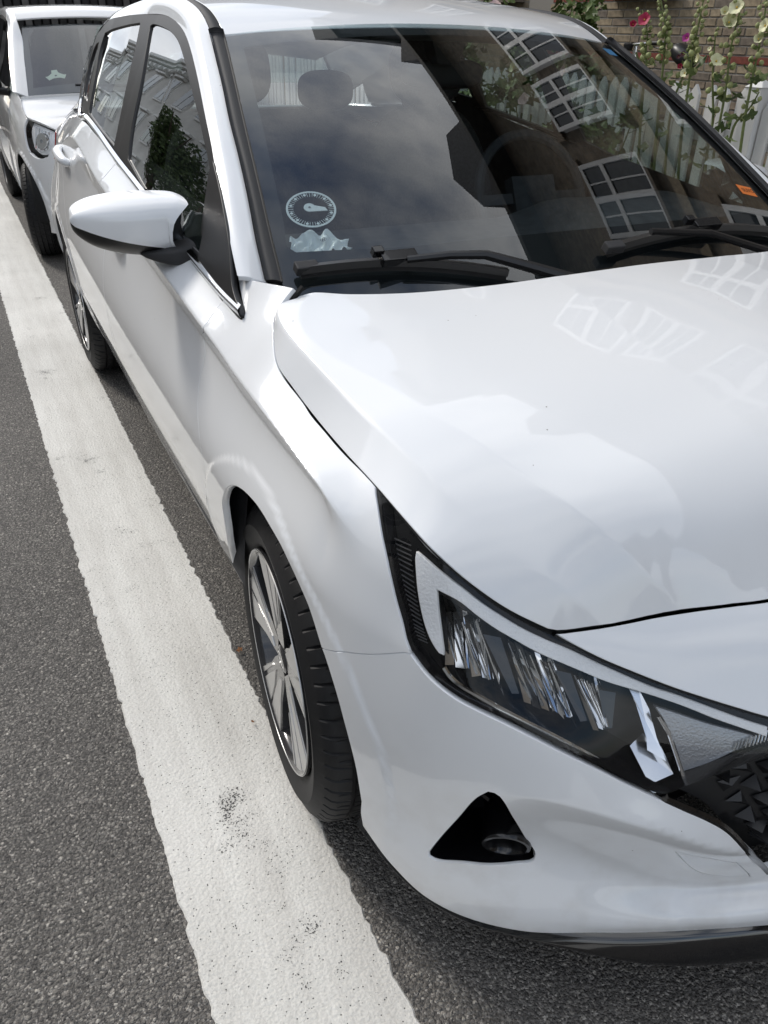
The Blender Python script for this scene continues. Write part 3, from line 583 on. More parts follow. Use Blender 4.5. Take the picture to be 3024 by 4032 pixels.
# --- bonnet
e3 = [tuple(p) for p in SK.pos(np.array(R_['bon_side'] + R_['hl_top'][1:] + [bf[0]]), 0)]
e3 = [(x + .0012, y, z) for x, y, z in e3]
cA = [(-.690, 1.046, .959), (-.718, 1.036, .949), (-.738, 1.020, .940), (-.751, .990, .932), (-.756, .94, .923), (-.752, .843, .905), (-.740, .725, .883), (-.727, .626, .866), (-.709, .532, .843), (-.695, .485, .824), (-.677, .443, .801), (-.645, .399, .773), (-.602, .352, .742), (-.553, .316, .709), (-.535, .304, .694)]
cB = [(-.655, 1.030, .9585), (-.700, 1.0, .947), (-.726, .95, .934), (-.733, .89, .922), (-.722, .826, .911), (-.684, .714, .900), (-.652, .602, .886), (-.624, .523, .870), (-.604, .474, .854), (-.571, .413, .831), (-.532, .36, .80), (-.484, .317, .764), (-.44, .286, .722), (-.42, .274, .703)]
cC = [(-.222, .940, .962), (-.235, .82, .9515), (-.247, .733, .940), (-.254, .609, .921), (-.250, .511, .899), (-.245, .40, .866), (-.242, .32, .815), (-.24, .262, .745), (-.238, .238, .714)]
cM = [(0, .930, .966), (0, .82, .958), (0, .733, .948), (0, .609, .930), (0, .511, .909), (0, .40, .878), (0, .31, .825), (0, .245, .75), (0, .215, .720)]
def dense(P, win=9):
    q = resample(cat_open(P, 10), n=240); k = np.ones(win) / win; pad = np.concatenate([np.repeat(q[:1], win, 0) + (np.arange(win)[:, None] - win) * (q[1] - q[0]), q, np.repeat(q[-1:], win, 0) + (np.arange(win)[:, None] + 1) * (q[-1] - q[-2])])
    q = np.stack([np.convolve(pad[:, j], k, 'same') for j in range(3)], 1)[win:-win]; return q[np.argsort(q[:, 1])]
BR_ = [dense(e3, 5), dense(cA), dense(cB), dense(cC), dense(cM)]
def xinterp(y, Y, F):
    r = np.interp(y, Y, F); lo = y < Y[0]; hi = y > Y[-1]; n_ = 12
    r = np.where(lo, F[0] + (y - Y[0]) * (F[n_] - F[0]) / (Y[n_] - Y[0]), r); return np.where(hi, F[-1] + (y - Y[-1]) * (F[-1] - F[-1 - n_]) / (Y[-1] - Y[-1 - n_]), r)
BSH = [0, .97, .8, .75, 0]
def bonnet_z(X, Y):
    x = -np.abs(np.asarray(X, float)); Y = np.asarray(Y, float)
    KX = np.stack([xinterp(Y, q[:, 1], q[:, 0]) for q in BR_], 1); KZ = np.stack([xinterp(Y, q[:, 1], q[:, 2]) for q in BR_], 1)
    for j in range(1, 5): KX[:, j] = np.maximum(KX[:, j], KX[:, j - 1] + .004)
    sec = np.diff(KZ, axis=1) / np.diff(KX, axis=1); h = np.diff(KX, axis=1); out = np.zeros(len(x)); done = np.zeros(len(x), bool)
    for j in range(4):
        def sl(k, side):
            if k == 0: return sec[:, 0]
            if k == 4: return np.zeros(len(x))
            m_ = (sec[:, k - 1] * h[:, k] + sec[:, k] * h[:, k - 1]) / (h[:, k] + h[:, k - 1]); return (1 - BSH[k]) * m_ + BSH[k] * (sec[:, k] if side > 0 else sec[:, k - 1])
        t = (x - KX[:, j]) / h[:, j]; sel = ~done & ((t <= 1) | (j == 3))
        tt = np.clip(t, -3, 1); ze = np.where(tt < 0, KZ[:, j] + sec[:, j] * (x - KX[:, j]), (2 * tt**3 - 3 * tt * tt + 1) * KZ[:, j] + (tt**3 - 2 * tt * tt + tt) * h[:, j] * sl(j, 1) + (-2 * tt**3 + 3 * tt * tt) * KZ[:, j + 1] + (tt**3 - tt * tt) * h[:, j] * sl(j + 1, -1))
        out = np.where(sel, ze, out); done |= sel
    return out
_fe = SK.pos(np.array(bf), 0); _fx = np.concatenate([_fe[:, 0], [-.24, -.12, 0]]); _fy = np.concatenate([_fe[:, 1], [.229, .213, .207]]); _fz = np.concatenate([_fe[:, 2], [.713, .7175, .72]])
_fd = _fz - bonnet_z(_fx, _fy)
def bonnet_h(X, Y):
    x = -np.abs(np.asarray(X, float)); d = np.maximum(0, np.asarray(Y, float) - np.interp(x, _fx, _fy)); return bonnet_z(X, Y) + np.interp(x, _fx, _fd) * np.exp(-(d / .035)**1.5)
BON = Height(bonnet_h)
exy = [(p[0], p[1]) for p in e3]; fxy = [(p[0], p[1]) for p in SK.pos(np.array(bf[1:]), 0)] + [(-.24, .229), (-.12, .213), (0, .207)]
rear_e = [exy[0], (-.66, 1.017), (-.616, .996), (-.513, .963), (-.40, .943), (-.272, .930), (-.13, .923), (0, .921)]
mxy = lambda r: [(-x, y) for x, y in r[::-1]]
bon_out = [rear_e[::-1], exy[:4], exy[3:], [exy[-1]] + fxy, mxy([exy[-1]] + fxy), mxy(exy[3:]), mxy(exy[:4]), mxy(rear_e[::-1])]
bl_ = [[((q[i, 0] + e_) * sg, q[i, 1]) for i in range(0, len(q), 2)] for q in BR_[1:4] for sg in (1, -1) for e_ in (-.004, 0, .004)]
bon = patch('bonnet', BON, bon_out, .0125, 0, P_, CAR, lines=bl_, skirt=.018, inset=.0012)
# --- glass and pillars
ti, to = C3['trim_in'], C3['trim_out']
ws_side = [(p[0], p[1]) for p in ti]
hd = [(-.5676, 1.8171), (-.48, 1.812), (-.331, 1.800), (-.087, 1.790), (0, 1.789)]
hdr = hd + [(-x, y) for x, y in hd[::-1][1:]]
wb = lambda x: .925 + .30 * x * x
ws = [hdr, [(-x, y) for x, y in ws_side], [(-ws_side[-1][0], ws_side[-1][1])] + [(x, wb(x)) for x in np.linspace(.66, -.66, 13)] + [ws_side[-1]], ws_side[::-1]]
wscreen = patch('windscreen', WS, ws, .03, 0, M['glass'], CAR, skirt=0, inset=0)
inner = []
def shr(q, dx, dy): return q
fr_out = loop_of(ws, .02, .0005)
fr_in = [[(-.535, 1.762), (-.3, 1.748), (0, 1.742), (.3, 1.748), (.535, 1.762)], [(.535, 1.762), (.575, 1.56), (.62, 1.34), (.642, 1.235), (.652, 1.205), (.64, 1.186)], [(.64, 1.186), (.586, 1.170), (.44, 1.131), (.312, 1.112), (.154, 1.097), (0, 1.092), (-.154, 1.097), (-.312, 1.112), (-.44, 1.131), (-.586, 1.170), (-.64, 1.186)], [(-.64, 1.186), (-.652, 1.205), (-.642, 1.235), (-.62, 1.34), (-.575, 1.56), (-.535, 1.762)]]
patch('black_glass_border', WS, ws, .03, -.004, M['frit'], wscreen, holes=[fr_in], skirt=0, inset=.001)
for m in (False, True):
    loft('pillar_trim', [to, [tuple((np.array(a) + np.array(b)) / 2 + np.array([-.001, -.001, .0025])) for a, b in zip(resample(cat_open(to), n=20), resample(cat_open(ti), n=20))], ti], M['rough_black'], CAR, nt=40, ns=5, skirt=.01, mirror=m)
ditch = [(-.594, 1.826, 1.337), (-.588, 1.88, 1.362), (-.584, 1.95, 1.385), (-.582, 2.05, 1.404), (-.58, 2.2, 1.419), (-.578, 2.35, 1.424), (-.575, 2.55, 1.419), (-.57, 2.8, 1.402), (-.56, 3.2, 1.366), (-.545, 3.6, 1.315), (-.53, 3.86, 1.26)]
inner_edge = list(to[::-1][:-1]) + ditch
fo = [(-.744, 1.068, .966)][:0] + list(C3['frame_out'][::-1])
fo = fo[:14] + [(-.664, 2.97, 1.324), (-.650, 3.10, 1.292), (-.640, 3.25, 1.252), (-.630, 3.4, 1.20), (-.615, 3.6, 1.13), (-.58, 3.85, 1.04)]
A1 = resample(cat_open(inner_edge), n=60); A2 = resample(cat_open(fo), n=60)
midr = []
for a, b in zip(A1, A2):
    o = np.array([b[0] - a[0], 0, 0]); nrm_ = np.array([-1., -.25, .9]); nrm_ /= np.linalg.norm(nrm_)
    midr.append((a + b) / 2 + nrm_ * (.16 if a[1] < 2.3 else .10) * np.linalg.norm(b - a))
for m in (False, True):
    loft('roof_side_pillar', [fo, [tuple(p) for p in midr], inner_edge], P_, CAR, nt=90, ns=8, skirt=.01, mirror=m)
    dd = [(x + .030, y - .004, z - .003) for x, y, z in ditch]
    loft('roof_moulding', [[(x + .003, y, z - .001) for x, y, z in ditch], [(x + .016, y, z + .003) for x, y, z in ditch], dd], M['rough_black'], CAR, nt=50, ns=4, skirt=.008, mirror=m)
rl = [(x + .033, y, z - .002) for x, y, z in ditch]
def rrow(f, rise): return [(x * f, y - .05 * (1 - f * f) if y < 1.9 else y, z + rise * (1 - f * f) * (1 if y > 1.9 else .75)) for x, y, z in rl]
loft('roof', [rrow(f, .034) for f in (1, .75, .4, 0, -.4, -.75, -1)], P_, CAR, nt=60, ns=6, skirt=.015)
# side glazing
gf, gr = [(p[1], p[2]) for p in C3['glass_f']], [(p[1], p[2]) for p in C3['glass_r']]
foyz = [(p[1], p[2]) for p in fo]
beltyz = [(u - .5125, beltz(u) + .018) for u in np.linspace(1.72, 3.44, 12)]
i_c = [i for i, p in enumerate(foyz) if abs(p[0] - 2.97) < .002][0]; rear_q = [(2.97, 1.324), (2.993, 1.285), (2.99, 1.239), (2.983, 1.183), (2.955, 1.13)]
sidefr = [foyz[2:i_c + 1], rear_q + [beltyz[-1]], beltyz[::-1] + [(1.205, .945)], [(1.205, .945), foyz[2]]]
gfs = [gf[0:4], gf[3:13], gf[12:15], [gf[14], (1.36, .955), (1.5, .958)], [(1.5, .958), (1.8, .99), gf[0]]]
grs = [gr[0:4], gr[3:7], gr[6:11], gr[10:] + gr[:1]]
qg = [[(2.925, 1.14), (2.80, 1.128)], [(2.80, 1.128), (2.845, 1.25), (2.872, 1.30)], [(2.872, 1.30), (2.94, 1.285), (2.962, 1.24), (2.955, 1.19)], [(2.955, 1.19), (2.925, 1.14)]]
for m in (False, True):
    wf = patch('window_frame', SD, sidefr, .02, .001, M['satin_black'], CAR, holes=[gfs, grs, qg], inset=.001, skirt=.01, mirror=m)
    for nm, g_ in (('front_side_window', gfs), ('rear_side_window', grs), ('quarter_window', qg)):
        patch(nm, SD, g_, .03, -.004, M['glass_side'], CAR, skirt=0, inset=-.004, mirror=m)
    ch = [[tuple(p) for p in SD.pos(np.array([(y, z - .019) for y, z in [(1.09, .920)] + beltyz]), o)] for o in (.004,)]
    r0 = [tuple(p) for p in SD.pos(np.array([(y, z - .018) for y, z in [(1.085, .920)] + beltyz + [(2.965, 1.15), (2.988, 1.19), (2.996, 1.24), (3.0, 1.285)]]), .001)]
    r1 = [tuple(p) for p in SD.pos(np.array([(y, z - .008) for y, z in [(1.090, .920)] + beltyz + [(2.97, 1.15), (2.992, 1.19), (3.0, 1.24), (3.004, 1.285)]]), .010)]
    r2 = [tuple(p) for p in SD.pos(np.array([(y, z + .002) for y, z in [(1.10, .920)] + beltyz + [(2.965, 1.16), (2.985, 1.195), (2.992, 1.24), (2.996, 1.285)]]), .003)]
    loft('chrome_strip', [r0, r1, r2], M['chrome'], CAR, nt=60, ns=5, skirt=0, mirror=m)
    sail_p = [[(1.083, .905), (1.095, .914), (1.122, .923), (1.16, .94), (1.20, .972), (1.238, 1.002), (1.346, 1.064), (1.445, 1.112)], [(1.445, 1.112), (1.436, 1.09), (1.412, 1.04), (1.382, .99), (1.372, .942)], [(1.372, .942), (1.25, .927), (1.15, .916), (1.083, .905)]]
    patch('mirror_sail', SD, sail_p, .012, .006, M['satin_black'], CAR, inset=.0, skirt=.012, mirror=m)
    loft('rear_pillar', [[(-.664, 2.97, 1.324), (-.683, 2.996, 1.285), (-.704, 2.993, 1.239), (-.728, 2.986, 1.183), (-.752, 2.95, 1.122), (-.757, 2.95, 1.105)], [(-.645, 3.15, 1.284), (-.66, 3.17, 1.245), (-.68, 3.2, 1.195), (-.705, 3.22, 1.145), (-.735, 3.2, 1.10), (-.765, 3.18, 1.078)], [(-.60, 3.55, 1.15), (-.62, 3.58, 1.13), (-.64, 3.6, 1.10), (-.66, 3.62, 1.075), (-.68, 3.64, 1.055), (-.70, 3.65, 1.04)]], P_, CAR, nt=24, ns=8, skirt=0, mirror=m)
    # door panels inside, dark
    patch('door_inner_panel', SD, [[(1.04, .35), (1.04, .96)], [(1.04, .96), (1.4, 1.0), (1.9, 1.05), (2.2, 1.065), (2.7, 1.12), (3.3, 1.15)], [(3.3, 1.15), (3.3, .35)], [(3.3, .35), (1.04, .35)]], .08, -.06, M['interior'], CAR, inset=0, skirt=0, mirror=m)
# --- wing mirror
def wing_mirror(m):
    sx = -1 if m else 1
    # one dome, sections along X: white cap above, dark shell below the dividing line
    xs = np.array([-1.004, -.998, -.985, -.96, -.92, -.87, -.82, -.785, -.768])
    topz = np.array([1.009, 1.022, 1.029, 1.036, 1.042, 1.045, 1.046, 1.044, 1.038])
    divz = np.array([1.003, .996, .990, .980, .967, .954, .943, .934, .928])
    botz = divz - np.array([.002, .016, .027, .036, .038, .034, .024, .014, .008])
    yb = np.array([1.515, 1.55, 1.57, 1.585, 1.59, 1.585, 1.57, 1.555, 1.545])     # rear rim
    dep = np.array([.002, .045, .072, .098, .116, .118, .108, .096, .088])        # how far the dome comes forward
    def sect(i, part):
        zc = (topz[i] + botz[i]) / 2; hz = (topz[i] - botz[i]) / 2; q_ = (divz[i] - zc) / hz; ad = math.asin(max(-1, min(1, np.sign(q_) * abs(q_)**1.47))); r = []
        for a in (np.linspace(math.pi / 2, ad, 17) if part == 0 else np.linspace(ad, -math.pi / 2, 9)):
            ca, sa = math.cos(a), math.sin(a); xi = xs[i] - (.045 * max(0, 1 - abs((sa + .1) * 1.1)**1.6) * sstep(-.82, -.768, xs[i]))
            g_ = .0 if part == 0 else -.003
            r.append((xi, yb[i] - (dep[i] + g_) * abs(ca)**.65 * (1 + .12 * sa), zc + hz * np.sign(sa) * abs(sa)**.68))
        return r
    for part, nm, mt in ((0, 'mirror_cap', P_), (1, 'mirror_shell', M['satin_black'])):
        V = np.array([sect(i, part) for i in range(len(xs))]); V2 = np.zeros((40, V.shape[1], 3))
        for j in range(V.shape[1]): V2[:, j] = resample(cat_open(V[:, j], 6), n=40)
        V2[:, :, 0] *= sx
        grid_mesh(nm, V2, mt, CAR, 0, want=(0, -1, .2 if part == 0 else -.3))
    mb = MB(); poly = [(x, z - .024) for x, z in zip(xs[1:], topz[1:])] + [(x, z + .004) for x, z in zip(xs[:0:-1], botz[:0:-1])]
    mb.prism([(sx * x, z) for x, z in poly], .008, 'Y', 1.536); mb.build('mirror_glass', M['chrome'], CAR)
    # dark inner cheek seen in the scoop
    secs = [(-.835, 1.50, 1.047, .944, .05), (-.80, 1.485, 1.046, .934, .06), (-.775, 1.50, 1.035, .925, .045)]
    mb = MB(); mb.prism([(sx * x, z) for x, z in ((-.83, 1.026), (-.785, 1.024), (-.772, 1.012), (-.778, .985), (-.772, .934), (-.83, .945))], .022, 'Y', 1.518); mb.build('mirror_inner_cheek', M['satin_black'], CAR, True, .004)
    # foot: wedge that grows towards the door
    V = []
    for x, y, z0, z1, ry in ((-.875, 1.505, .930, .934, .006), (-.865, 1.503, .924, .938, .020), (-.835, 1.495, .914, .944, .036), (-.80, 1.485, .908, .952, .042), (-.775, 1.47, .905, .960, .046), (-.745, 1.45, .903, .966, .050), (-.728, 1.425, .902, .960, .052), (-.716, 1.39, .903, .952, .054)):
        zc, hz = (z0 + z1) / 2, (z1 - z0) / 2
        V.append([(sx * x, y + ry * np.sign(math.cos(a)) * abs(math.cos(a))**.6, zc + hz * np.sign(math.sin(a)) * abs(math.sin(a))**.5) for a in np.linspace(0, 2 * math.pi, 33)])
    V = np.array(V); V2 = np.zeros((36, 33, 3))
    for j in range(33): V2[:, j] = resample(cat_open(V[:, j], 6), n=36)
    ft = grid_mesh('mirror_foot', V2, M['rough_black'], CAR, 0, want=None)
    V3 = V2[0]; 
wing_mirror(False); wing_mirror(True)
# --- wheels
TYRES = {}
def tyre_mesh(name, R, Wd, rimr, mat, parent, sgn=1):
    # profile across the width: x from outer sidewall (-) to inner (+), radius
    hw = Wd / 2; pr = [(-hw + .020, rimr - .004), (-hw + .008, rimr + .010), (-hw - .001, rimr + .032), (-hw - .005, rimr + .055), (-hw - .002, R - .040), (-hw + .006, R - .020), (-hw + .016, R - .008), (-hw + .026, R - .003)]
    g = .0065
    for c in (-.045, -.015, .015, .045):
        pr += [(c - .0045, R), (c - .004, R - g), (c + .004, R - g), (c + .0045, R)]
    pr = pr + [(-x, r) for x, r in pr[:8][::-1]]
    key = (R, Wd, rimr, sgn)
    if key in TYRES: o = put(name, TYRES[key], None, parent); return o
    n = 576; v = []; f = []; k = len(pr)
    for i in range(n):
        a = 2 * math.pi * i / n
        for q, (x, r) in enumerate(pr):
            rr = r
            sh = i % 9 == 0
            if r > R - .012 and abs(x) > .05 and sh: rr -= .006
            if r > R - .001 and abs(x) < .052 and (i + int(x * 300)) % 12 == 0: rr -= .004
            tw = .02 * (x / hw) if r > R - .03 else 0
            v.append((sgn * x, rr * math.cos(a + tw), rr * math.sin(a + tw)))
    for i in range(n):
        j = (i + 1) % n
        for q in range(k - 1):
            f.append((i * k + q, i * k + q + 1, j * k + q + 1, j * k + q) if sgn > 0 else (i * k + q, j * k + q, j * k + q + 1, i * k + q + 1))
    o = mesh(name, v, f, mat, parent, True); o.data.set_sharp_from_angle(angle=math.radians(30)); TYRES[key] = o.data; return o
def pol(r, a): return (r * math.cos(a), r * math.sin(a))
def alloy_wheel(loc, rz, spin, sgn):
    # rim at local origin = centre plane of the tyre; outer face towards -x
    mb = MB(); hw = .0975
    prof = [(-hw + .006, .219), (-hw + .000, .2195), (-hw - .001, .215), (-hw + .006, .206), (-hw + .012, .2045), (-hw + .03, .200), (-hw + .07, .188), (hw - .03, .186), (hw - .01, .205), (hw, .215)]
    mb.lathe([(sgn * h, r) for h, r in prof], 96, 'X'); wh = mb.build('wheel', M['rim_dark'], CAR, True); wh.location = loc; wh.rotation_euler = (spin, 0, rz); wh.rotation_mode = 'XYZ'
    wh.matrix_world = Matrix.Translation(loc) @ Matrix.Rotation(rz, 4, 'Z') @ Matrix.Rotation(spin, 4, 'X')
    tyre_mesh('tyre', .311, .195, .212, M['rubber'], wh, sgn)
    mb = MB(); mb.lathe([(sgn * h, r) for h, r in ((-hw + .004, .2190), (-hw - .002, .2180), (-hw - .0015, .2155), (-hw + .003, .2140))], 96, 'X'); mb.build('rim_flange', M['alu'], wh, True)
    fx = lambda r: sgn * (-hw + .006 + .010 * (1 - (r / .205))**1.0)
    def slab(polar, d, back, mat, name, lift=0):
        n = len(polar); v = []; 
        for r, a in polar: y, z = pol(r, a); v.append((fx(r) - sgn * lift, y, z))
        for r, a in polar: y, z = pol(r * .985, a); v.append((fx(r) + sgn * back, y, z))
        f = [tuple(range(n))] + [(i, n + i, n + (i + 1) % n, (i + 1) % n) for i in range(n)]
        return v, f
    for k in range(5):
        a0 = 2 * math.pi * k / 5; D_ = math.radians
        body = [(.040, a0 - D_(36)), (.075, a0 - D_(28)), (.12, a0 - D_(22)), (.213, a0 - D_(23)), (.213, a0 + D_(21)), (.12, a0 + D_(21)), (.075, a0 + D_(28)), (.040, a0 + D_(36))]
        v, f = slab(body, 0, .034, None, 'spoke'); mb = MB(); mb.add(v, f); sp = mb.build('spoke', M['rim_dark'], wh)
        for q, fac in enumerate(([(.060, a0 - D_(22)), (.115, a0 - D_(19.5)), (.2125, a0 - D_(21.5)), (.2125, a0 - D_(3.0)), (.125, a0 - D_(3.0)), (.072, a0 - D_(7))], [(.088, a0 + D_(10)), (.135, a0 + D_(.8)), (.2125, a0 - D_(.6)), (.2125, a0 + D_(14)), (.145, a0 + D_(13))], [(.105, a0 + D_(17.6)), (.2125, a0 + D_(17.0)), (.2125, a0 + D_(20)), (.11, a0 + D_(20))])):
            v, f = slab(fac, 0, .004, None, 'face', .0025); mb = MB(); mb.add(v, f); mb.build('machined_face', M['alu'], sp)
    mb = MB(); mb.lathe([(fx(.03) - sgn * .004, .0), (fx(.03) - sgn * .004, .024), (fx(.03) - sgn * .001, .028), (fx(.03) + sgn * .03, .030)], 40, 'X'); cap = mb.build('centre_cap', M['rim_dark'], wh, True)
    mb = MB(); xx = fx(.03) - sgn * .0045
    for i in range(32):
        a, b = 2 * math.pi * i / 32, 2 * math.pi * (i + 1) / 32
        mb.add([(xx, .021 * math.cos(a), .0135 * math.sin(a)), (xx, .021 * math.cos(b), .0135 * math.sin(b)), (xx, .017 * math.cos(b), .010 * math.sin(b)), (xx, .017 * math.cos(a), .010 * math.sin(a))], [(0, 1, 2, 3)])
    for yy in (-.008, .006): mb.add([(xx, yy - .002, -.009), (xx, yy + .003, -.009), (xx, yy + .006, .009), (xx, yy + .001, .009)], [(0, 1, 2, 3)])
    mb.add([(xx, -.006, -.002), (xx, .008, 0), (xx, .008, .003), (xx, -.006, .002)], [(0, 1, 2, 3)])
    mb.build('cap_emblem', M['chrome'], cap, fix=False)
    for k in range(5):
        y, z = pol(.050, 2 * math.pi * (k + .5) / 5); mb = MB(); mb.lathe([(fx(.05) + sgn * .006, .0), (fx(.05) + sgn * .006, .009), (fx(.05) + sgn * .03, .010)], 12, 'X', (0, y, z)); mb.build('wheel_bolt', M['rim_dark'], wh, True)
    mb = MB(); mb.lathe([(sgn * .01, .02), (sgn * .01, .135), (sgn * .03, .135)], 48, 'X'); mb.build('brake_disc', M['rim_grey'], wh, True)
    return wh
TX = -.842 + .0975
alloy_wheel((TX, .83, .311), -.0907, math.radians(8), 1); alloy_wheel((TX, 3.41, .311), 0, math.radians(30), 1)
alloy_wheel((-TX, .83, .311), -.0907, math.radians(50), -1); alloy_wheel((-TX, 3.41, .311), 0, math.radians(15), -1)
# wheel-arch liners and floor pan
for yy in (.83, 3.41):
    for sx in (-1, 1):
        mb = MB(); mb.lathe([(sx * .80, .352), (sx * .79, .358), (sx * .60, .36), (sx * .45, .355), (sx * .45, .05)], 40, 'X', (0, yy, .315), math.radians(-6 if yy < 1 else 4), math.radians(186 if yy < 1 else 184)); mb.build('wheel_arch_liner', M['void'], CAR, True, fix=False)
mb = MB(); mb.box((0, 2.1, .20), (1.36, 3.5, .06)); mb.box((0, .75, .42), (.86, .7, .42)); mb.box((0, .40, .38), (1.0, .16, .36)); mb.box((0, 2.3, .26), (1.5, 1.7, .08)); mb.build('floor_pan', M['void'], CAR)
# --- headlamps
hl_loop = [R_['hl_out'], [R_['hl_out'][-1]] + R_['hl_bot'][1:], [R_['hl_bot'][-1]] + R_['hl_in'][::-1] + [(.36, .548)], [(.36, .548), (.355, .560), (.365, .571)], [(.365, .571)] + nl[::-1], [nl[0], R_['hl_top'][-1]] + R_['hl_top'][::-1], [R_['hl_top'][0], R_['hl_out'][0]]]
def skp(u, z, off): return SK.pos(np.array([[u, z]]), off)[0]
for m in (False, True):
    S_ = np.array([-1, 1, 1]) if m else np.array([1, 1, 1])
    hl = patch('headlamp', SK, hl_loop, .014, -.075, M['lamp_black'], CAR, inset=-.001, skirt=0, mirror=m)
    lp = loop_of(hl_loop, .012, .003); a = SK.pos(lp, -.003) * S_; b = SK.pos(lp, -.08) * S_; n = len(lp)
    fc = [(i, n + i, n + (i + 1) % n, (i + 1) % n) for i in range(n)]
    mesh('lamp_rim', list(a) + list(b), fc, M['gloss_black'], hl, True)
    patch('lamp_cover', SK, hl_loop, .016, -.0015, M['lens'], hl, inset=.0025, skirt=0, mirror=m)
    # dark frame just behind the cover, with an opening for the lamps
    op = [[(.872, .640), (.905, .700), (.915, .716)], [(.915, .716), (.85, .690), (.78, .658), (.74, .642), (.68, .627), (.62, .612), (.56, .598), (.50, .578), (.43, .556)], [(.43, .556), (.425, .545), (.45, .530)], [(.45, .530), (.50, .503), (.555, .482)], [(.555, .482), (.62, .512), (.70, .555), (.78, .588), (.84, .608), (.872, .640)]]
    patch('lamp_bezel', SK, hl_loop, .014, -.024, M['lamp_black'], hl, inset=.004, holes=[op], skirt=.02, mirror=m)
    dl = R_['drl']; drl = [dl[0:16], [dl[15], dl[16]], dl[16:29], dl[28:32], dl[31:38] + dl[0:1]]
    patch('running_light', SK, drl, .008, -.0145, M['light_guide'], hl, inset=0.0008, skirt=.008, mirror=m)
    cl = R_['chrome_line']
    mb = MB(); mb.tube([SK.pos(np.array([p]), -.0165)[0] * S_ for p in resample(cat_open(cl), n=60)], .0034, 6); mb.build('chrome_line', M['chrome'], hl, True)
    c2 = R_['chrome_line2']; mb = MB()
    for i in range(len(c2) - 1): mb.tube([SK.pos(np.array([p]), -.0165)[0] * S_ for p in (c2[i], c2[i + 1])], .003, 6)
    mb.build('chrome_frame', M['chrome'], hl, True)
    cb = R_['chrome_big']
    big1 = [cb[0], cb[1], cb[2], cb[3], cb[4], cb[8], cb[9], cb[10]]; big2 = [cb[8], cb[4], cb[5], cb[6], cb[7]]
    for pl, k0, k1 in ((big1, -.022, .45), (big2, -.020, -.9)):
        zs = [p[1] for p in pl]; v = [SK.pos(np.array([p]), k0 - k1 * (p[1] - min(zs)) if k1 > 0 else k0 + k1 * (p[1] - min(zs)))[0] * S_ for p in pl]
        cen = np.mean(v, 0); mesh('chrome_blade', v + [cen], [(i, (i + 1) % len(v), len(v)) if not m else ((i + 1) % len(v), i, len(v)) for i in range(len(v))], M['bright_chrome'], hl)
    tl_ = R_['turn_lens']
    patch('indicator_lens', SK, [tl_[0:5], tl_[4:7], tl_[6:9], tl_[8:] + tl_[:1]], .009, -.024, M['turn_lens'], hl, inset=.0008, skirt=.01, mirror=m)
    for i in range(12):                                             # bright ribs at the inner tip
        u = .452 - i * .0055; z0 = .531 + .0012 * i; mb = MB(); mb.tube([skp(u, z0, -.02) * S_, skp(u - .004, z0 + .010 + .0006 * i, -.02) * S_], .0012, 5); mb.build('inner_rib', M['chrome'], hl)
    # fine ribs on the outer corner
    rl_, rr_ = np.array(R_['ribs_l']), np.array(R_['ribs_r'])
    for i in range(22):
        t = i / 21; A_ = np.array([np.interp(t, np.linspace(0, 1, 6), rl_[:, k]) for k in (0, 1)]); B_ = np.array([np.interp(t, np.linspace(0, 1, 6), rr_[:, k]) for k in (0, 1)])
        mb = MB(); mb.tube([SK.pos(np.array([A_ + (B_ - A_) * .12]), -.020)[0] * S_, SK.pos(np.array([A_ + (B_ - A_) * .9]), -.020)[0] * S_], .0013, 4); mb.build('corner_rib', M['rough_black'], hl)
    # reflector modules: faceted chrome bowls with thin fins
    pu, pl_ = np.array(R_['proj_up']), np.array(R_['proj_low'])
    rr = random.Random(3)
    for bi, (t0_, t1_) in enumerate(((.01, .27), (.345, .60), (.69, .93))):      # three fluted chrome bowls
        nf = 7                                                       # flat chrome facets side by side
        for k_ in range(nf):
            V = np.zeros((2, 7, 3)); tw = rr.uniform(-.006, .006); dp = rr.uniform(-.004, .004)
            for i in range(2):
                t = t0_ + (t1_ - t0_) * (k_ + .03 + .94 * i) / nf; U = np.array([np.interp(t, np.linspace(0, 1, 5), pu[:, k]) for k in (0, 1)]) + np.array([0, -.004]); W_ = np.array([np.interp(t, np.linspace(0, 1, 5), pl_[:, k]) for k in (0, 1)]); e_ = abs(2 * (k_ + i) / nf - 1)
                for j in range(7):
                    v_ = j / 6; q = U + (W_ - U) * v_; V[i, j] = SK.pos(np.array([q]), -.064 + dp + (tw if i else -tw) + .036 * v_**1.3 + .012 * e_**2)[0] * S_
            grid_mesh('reflector_facet', V, M['chrome'], hl, 0, want=(0, -1, 1))
        for i in range(5):
            t = t0_ + (t1_ - t0_) * (.12 + .19 * i); U = np.array([np.interp(t, np.linspace(0, 1, 5), pu[:, k]) for k in (0, 1)]); W_ = np.array([np.interp(t, np.linspace(0, 1, 5), pl_[:, k]) for k in (0, 1)])
            mb = MB(); mb.tube([SK.pos(np.array([U + (.0, -.006)]), -.045)[0] * S_, SK.pos(np.array([W_ + (.0, .002)]), -.026)[0] * S_], .0016, 5); mb.build('reflector_fin', M['bright_chrome'], hl)
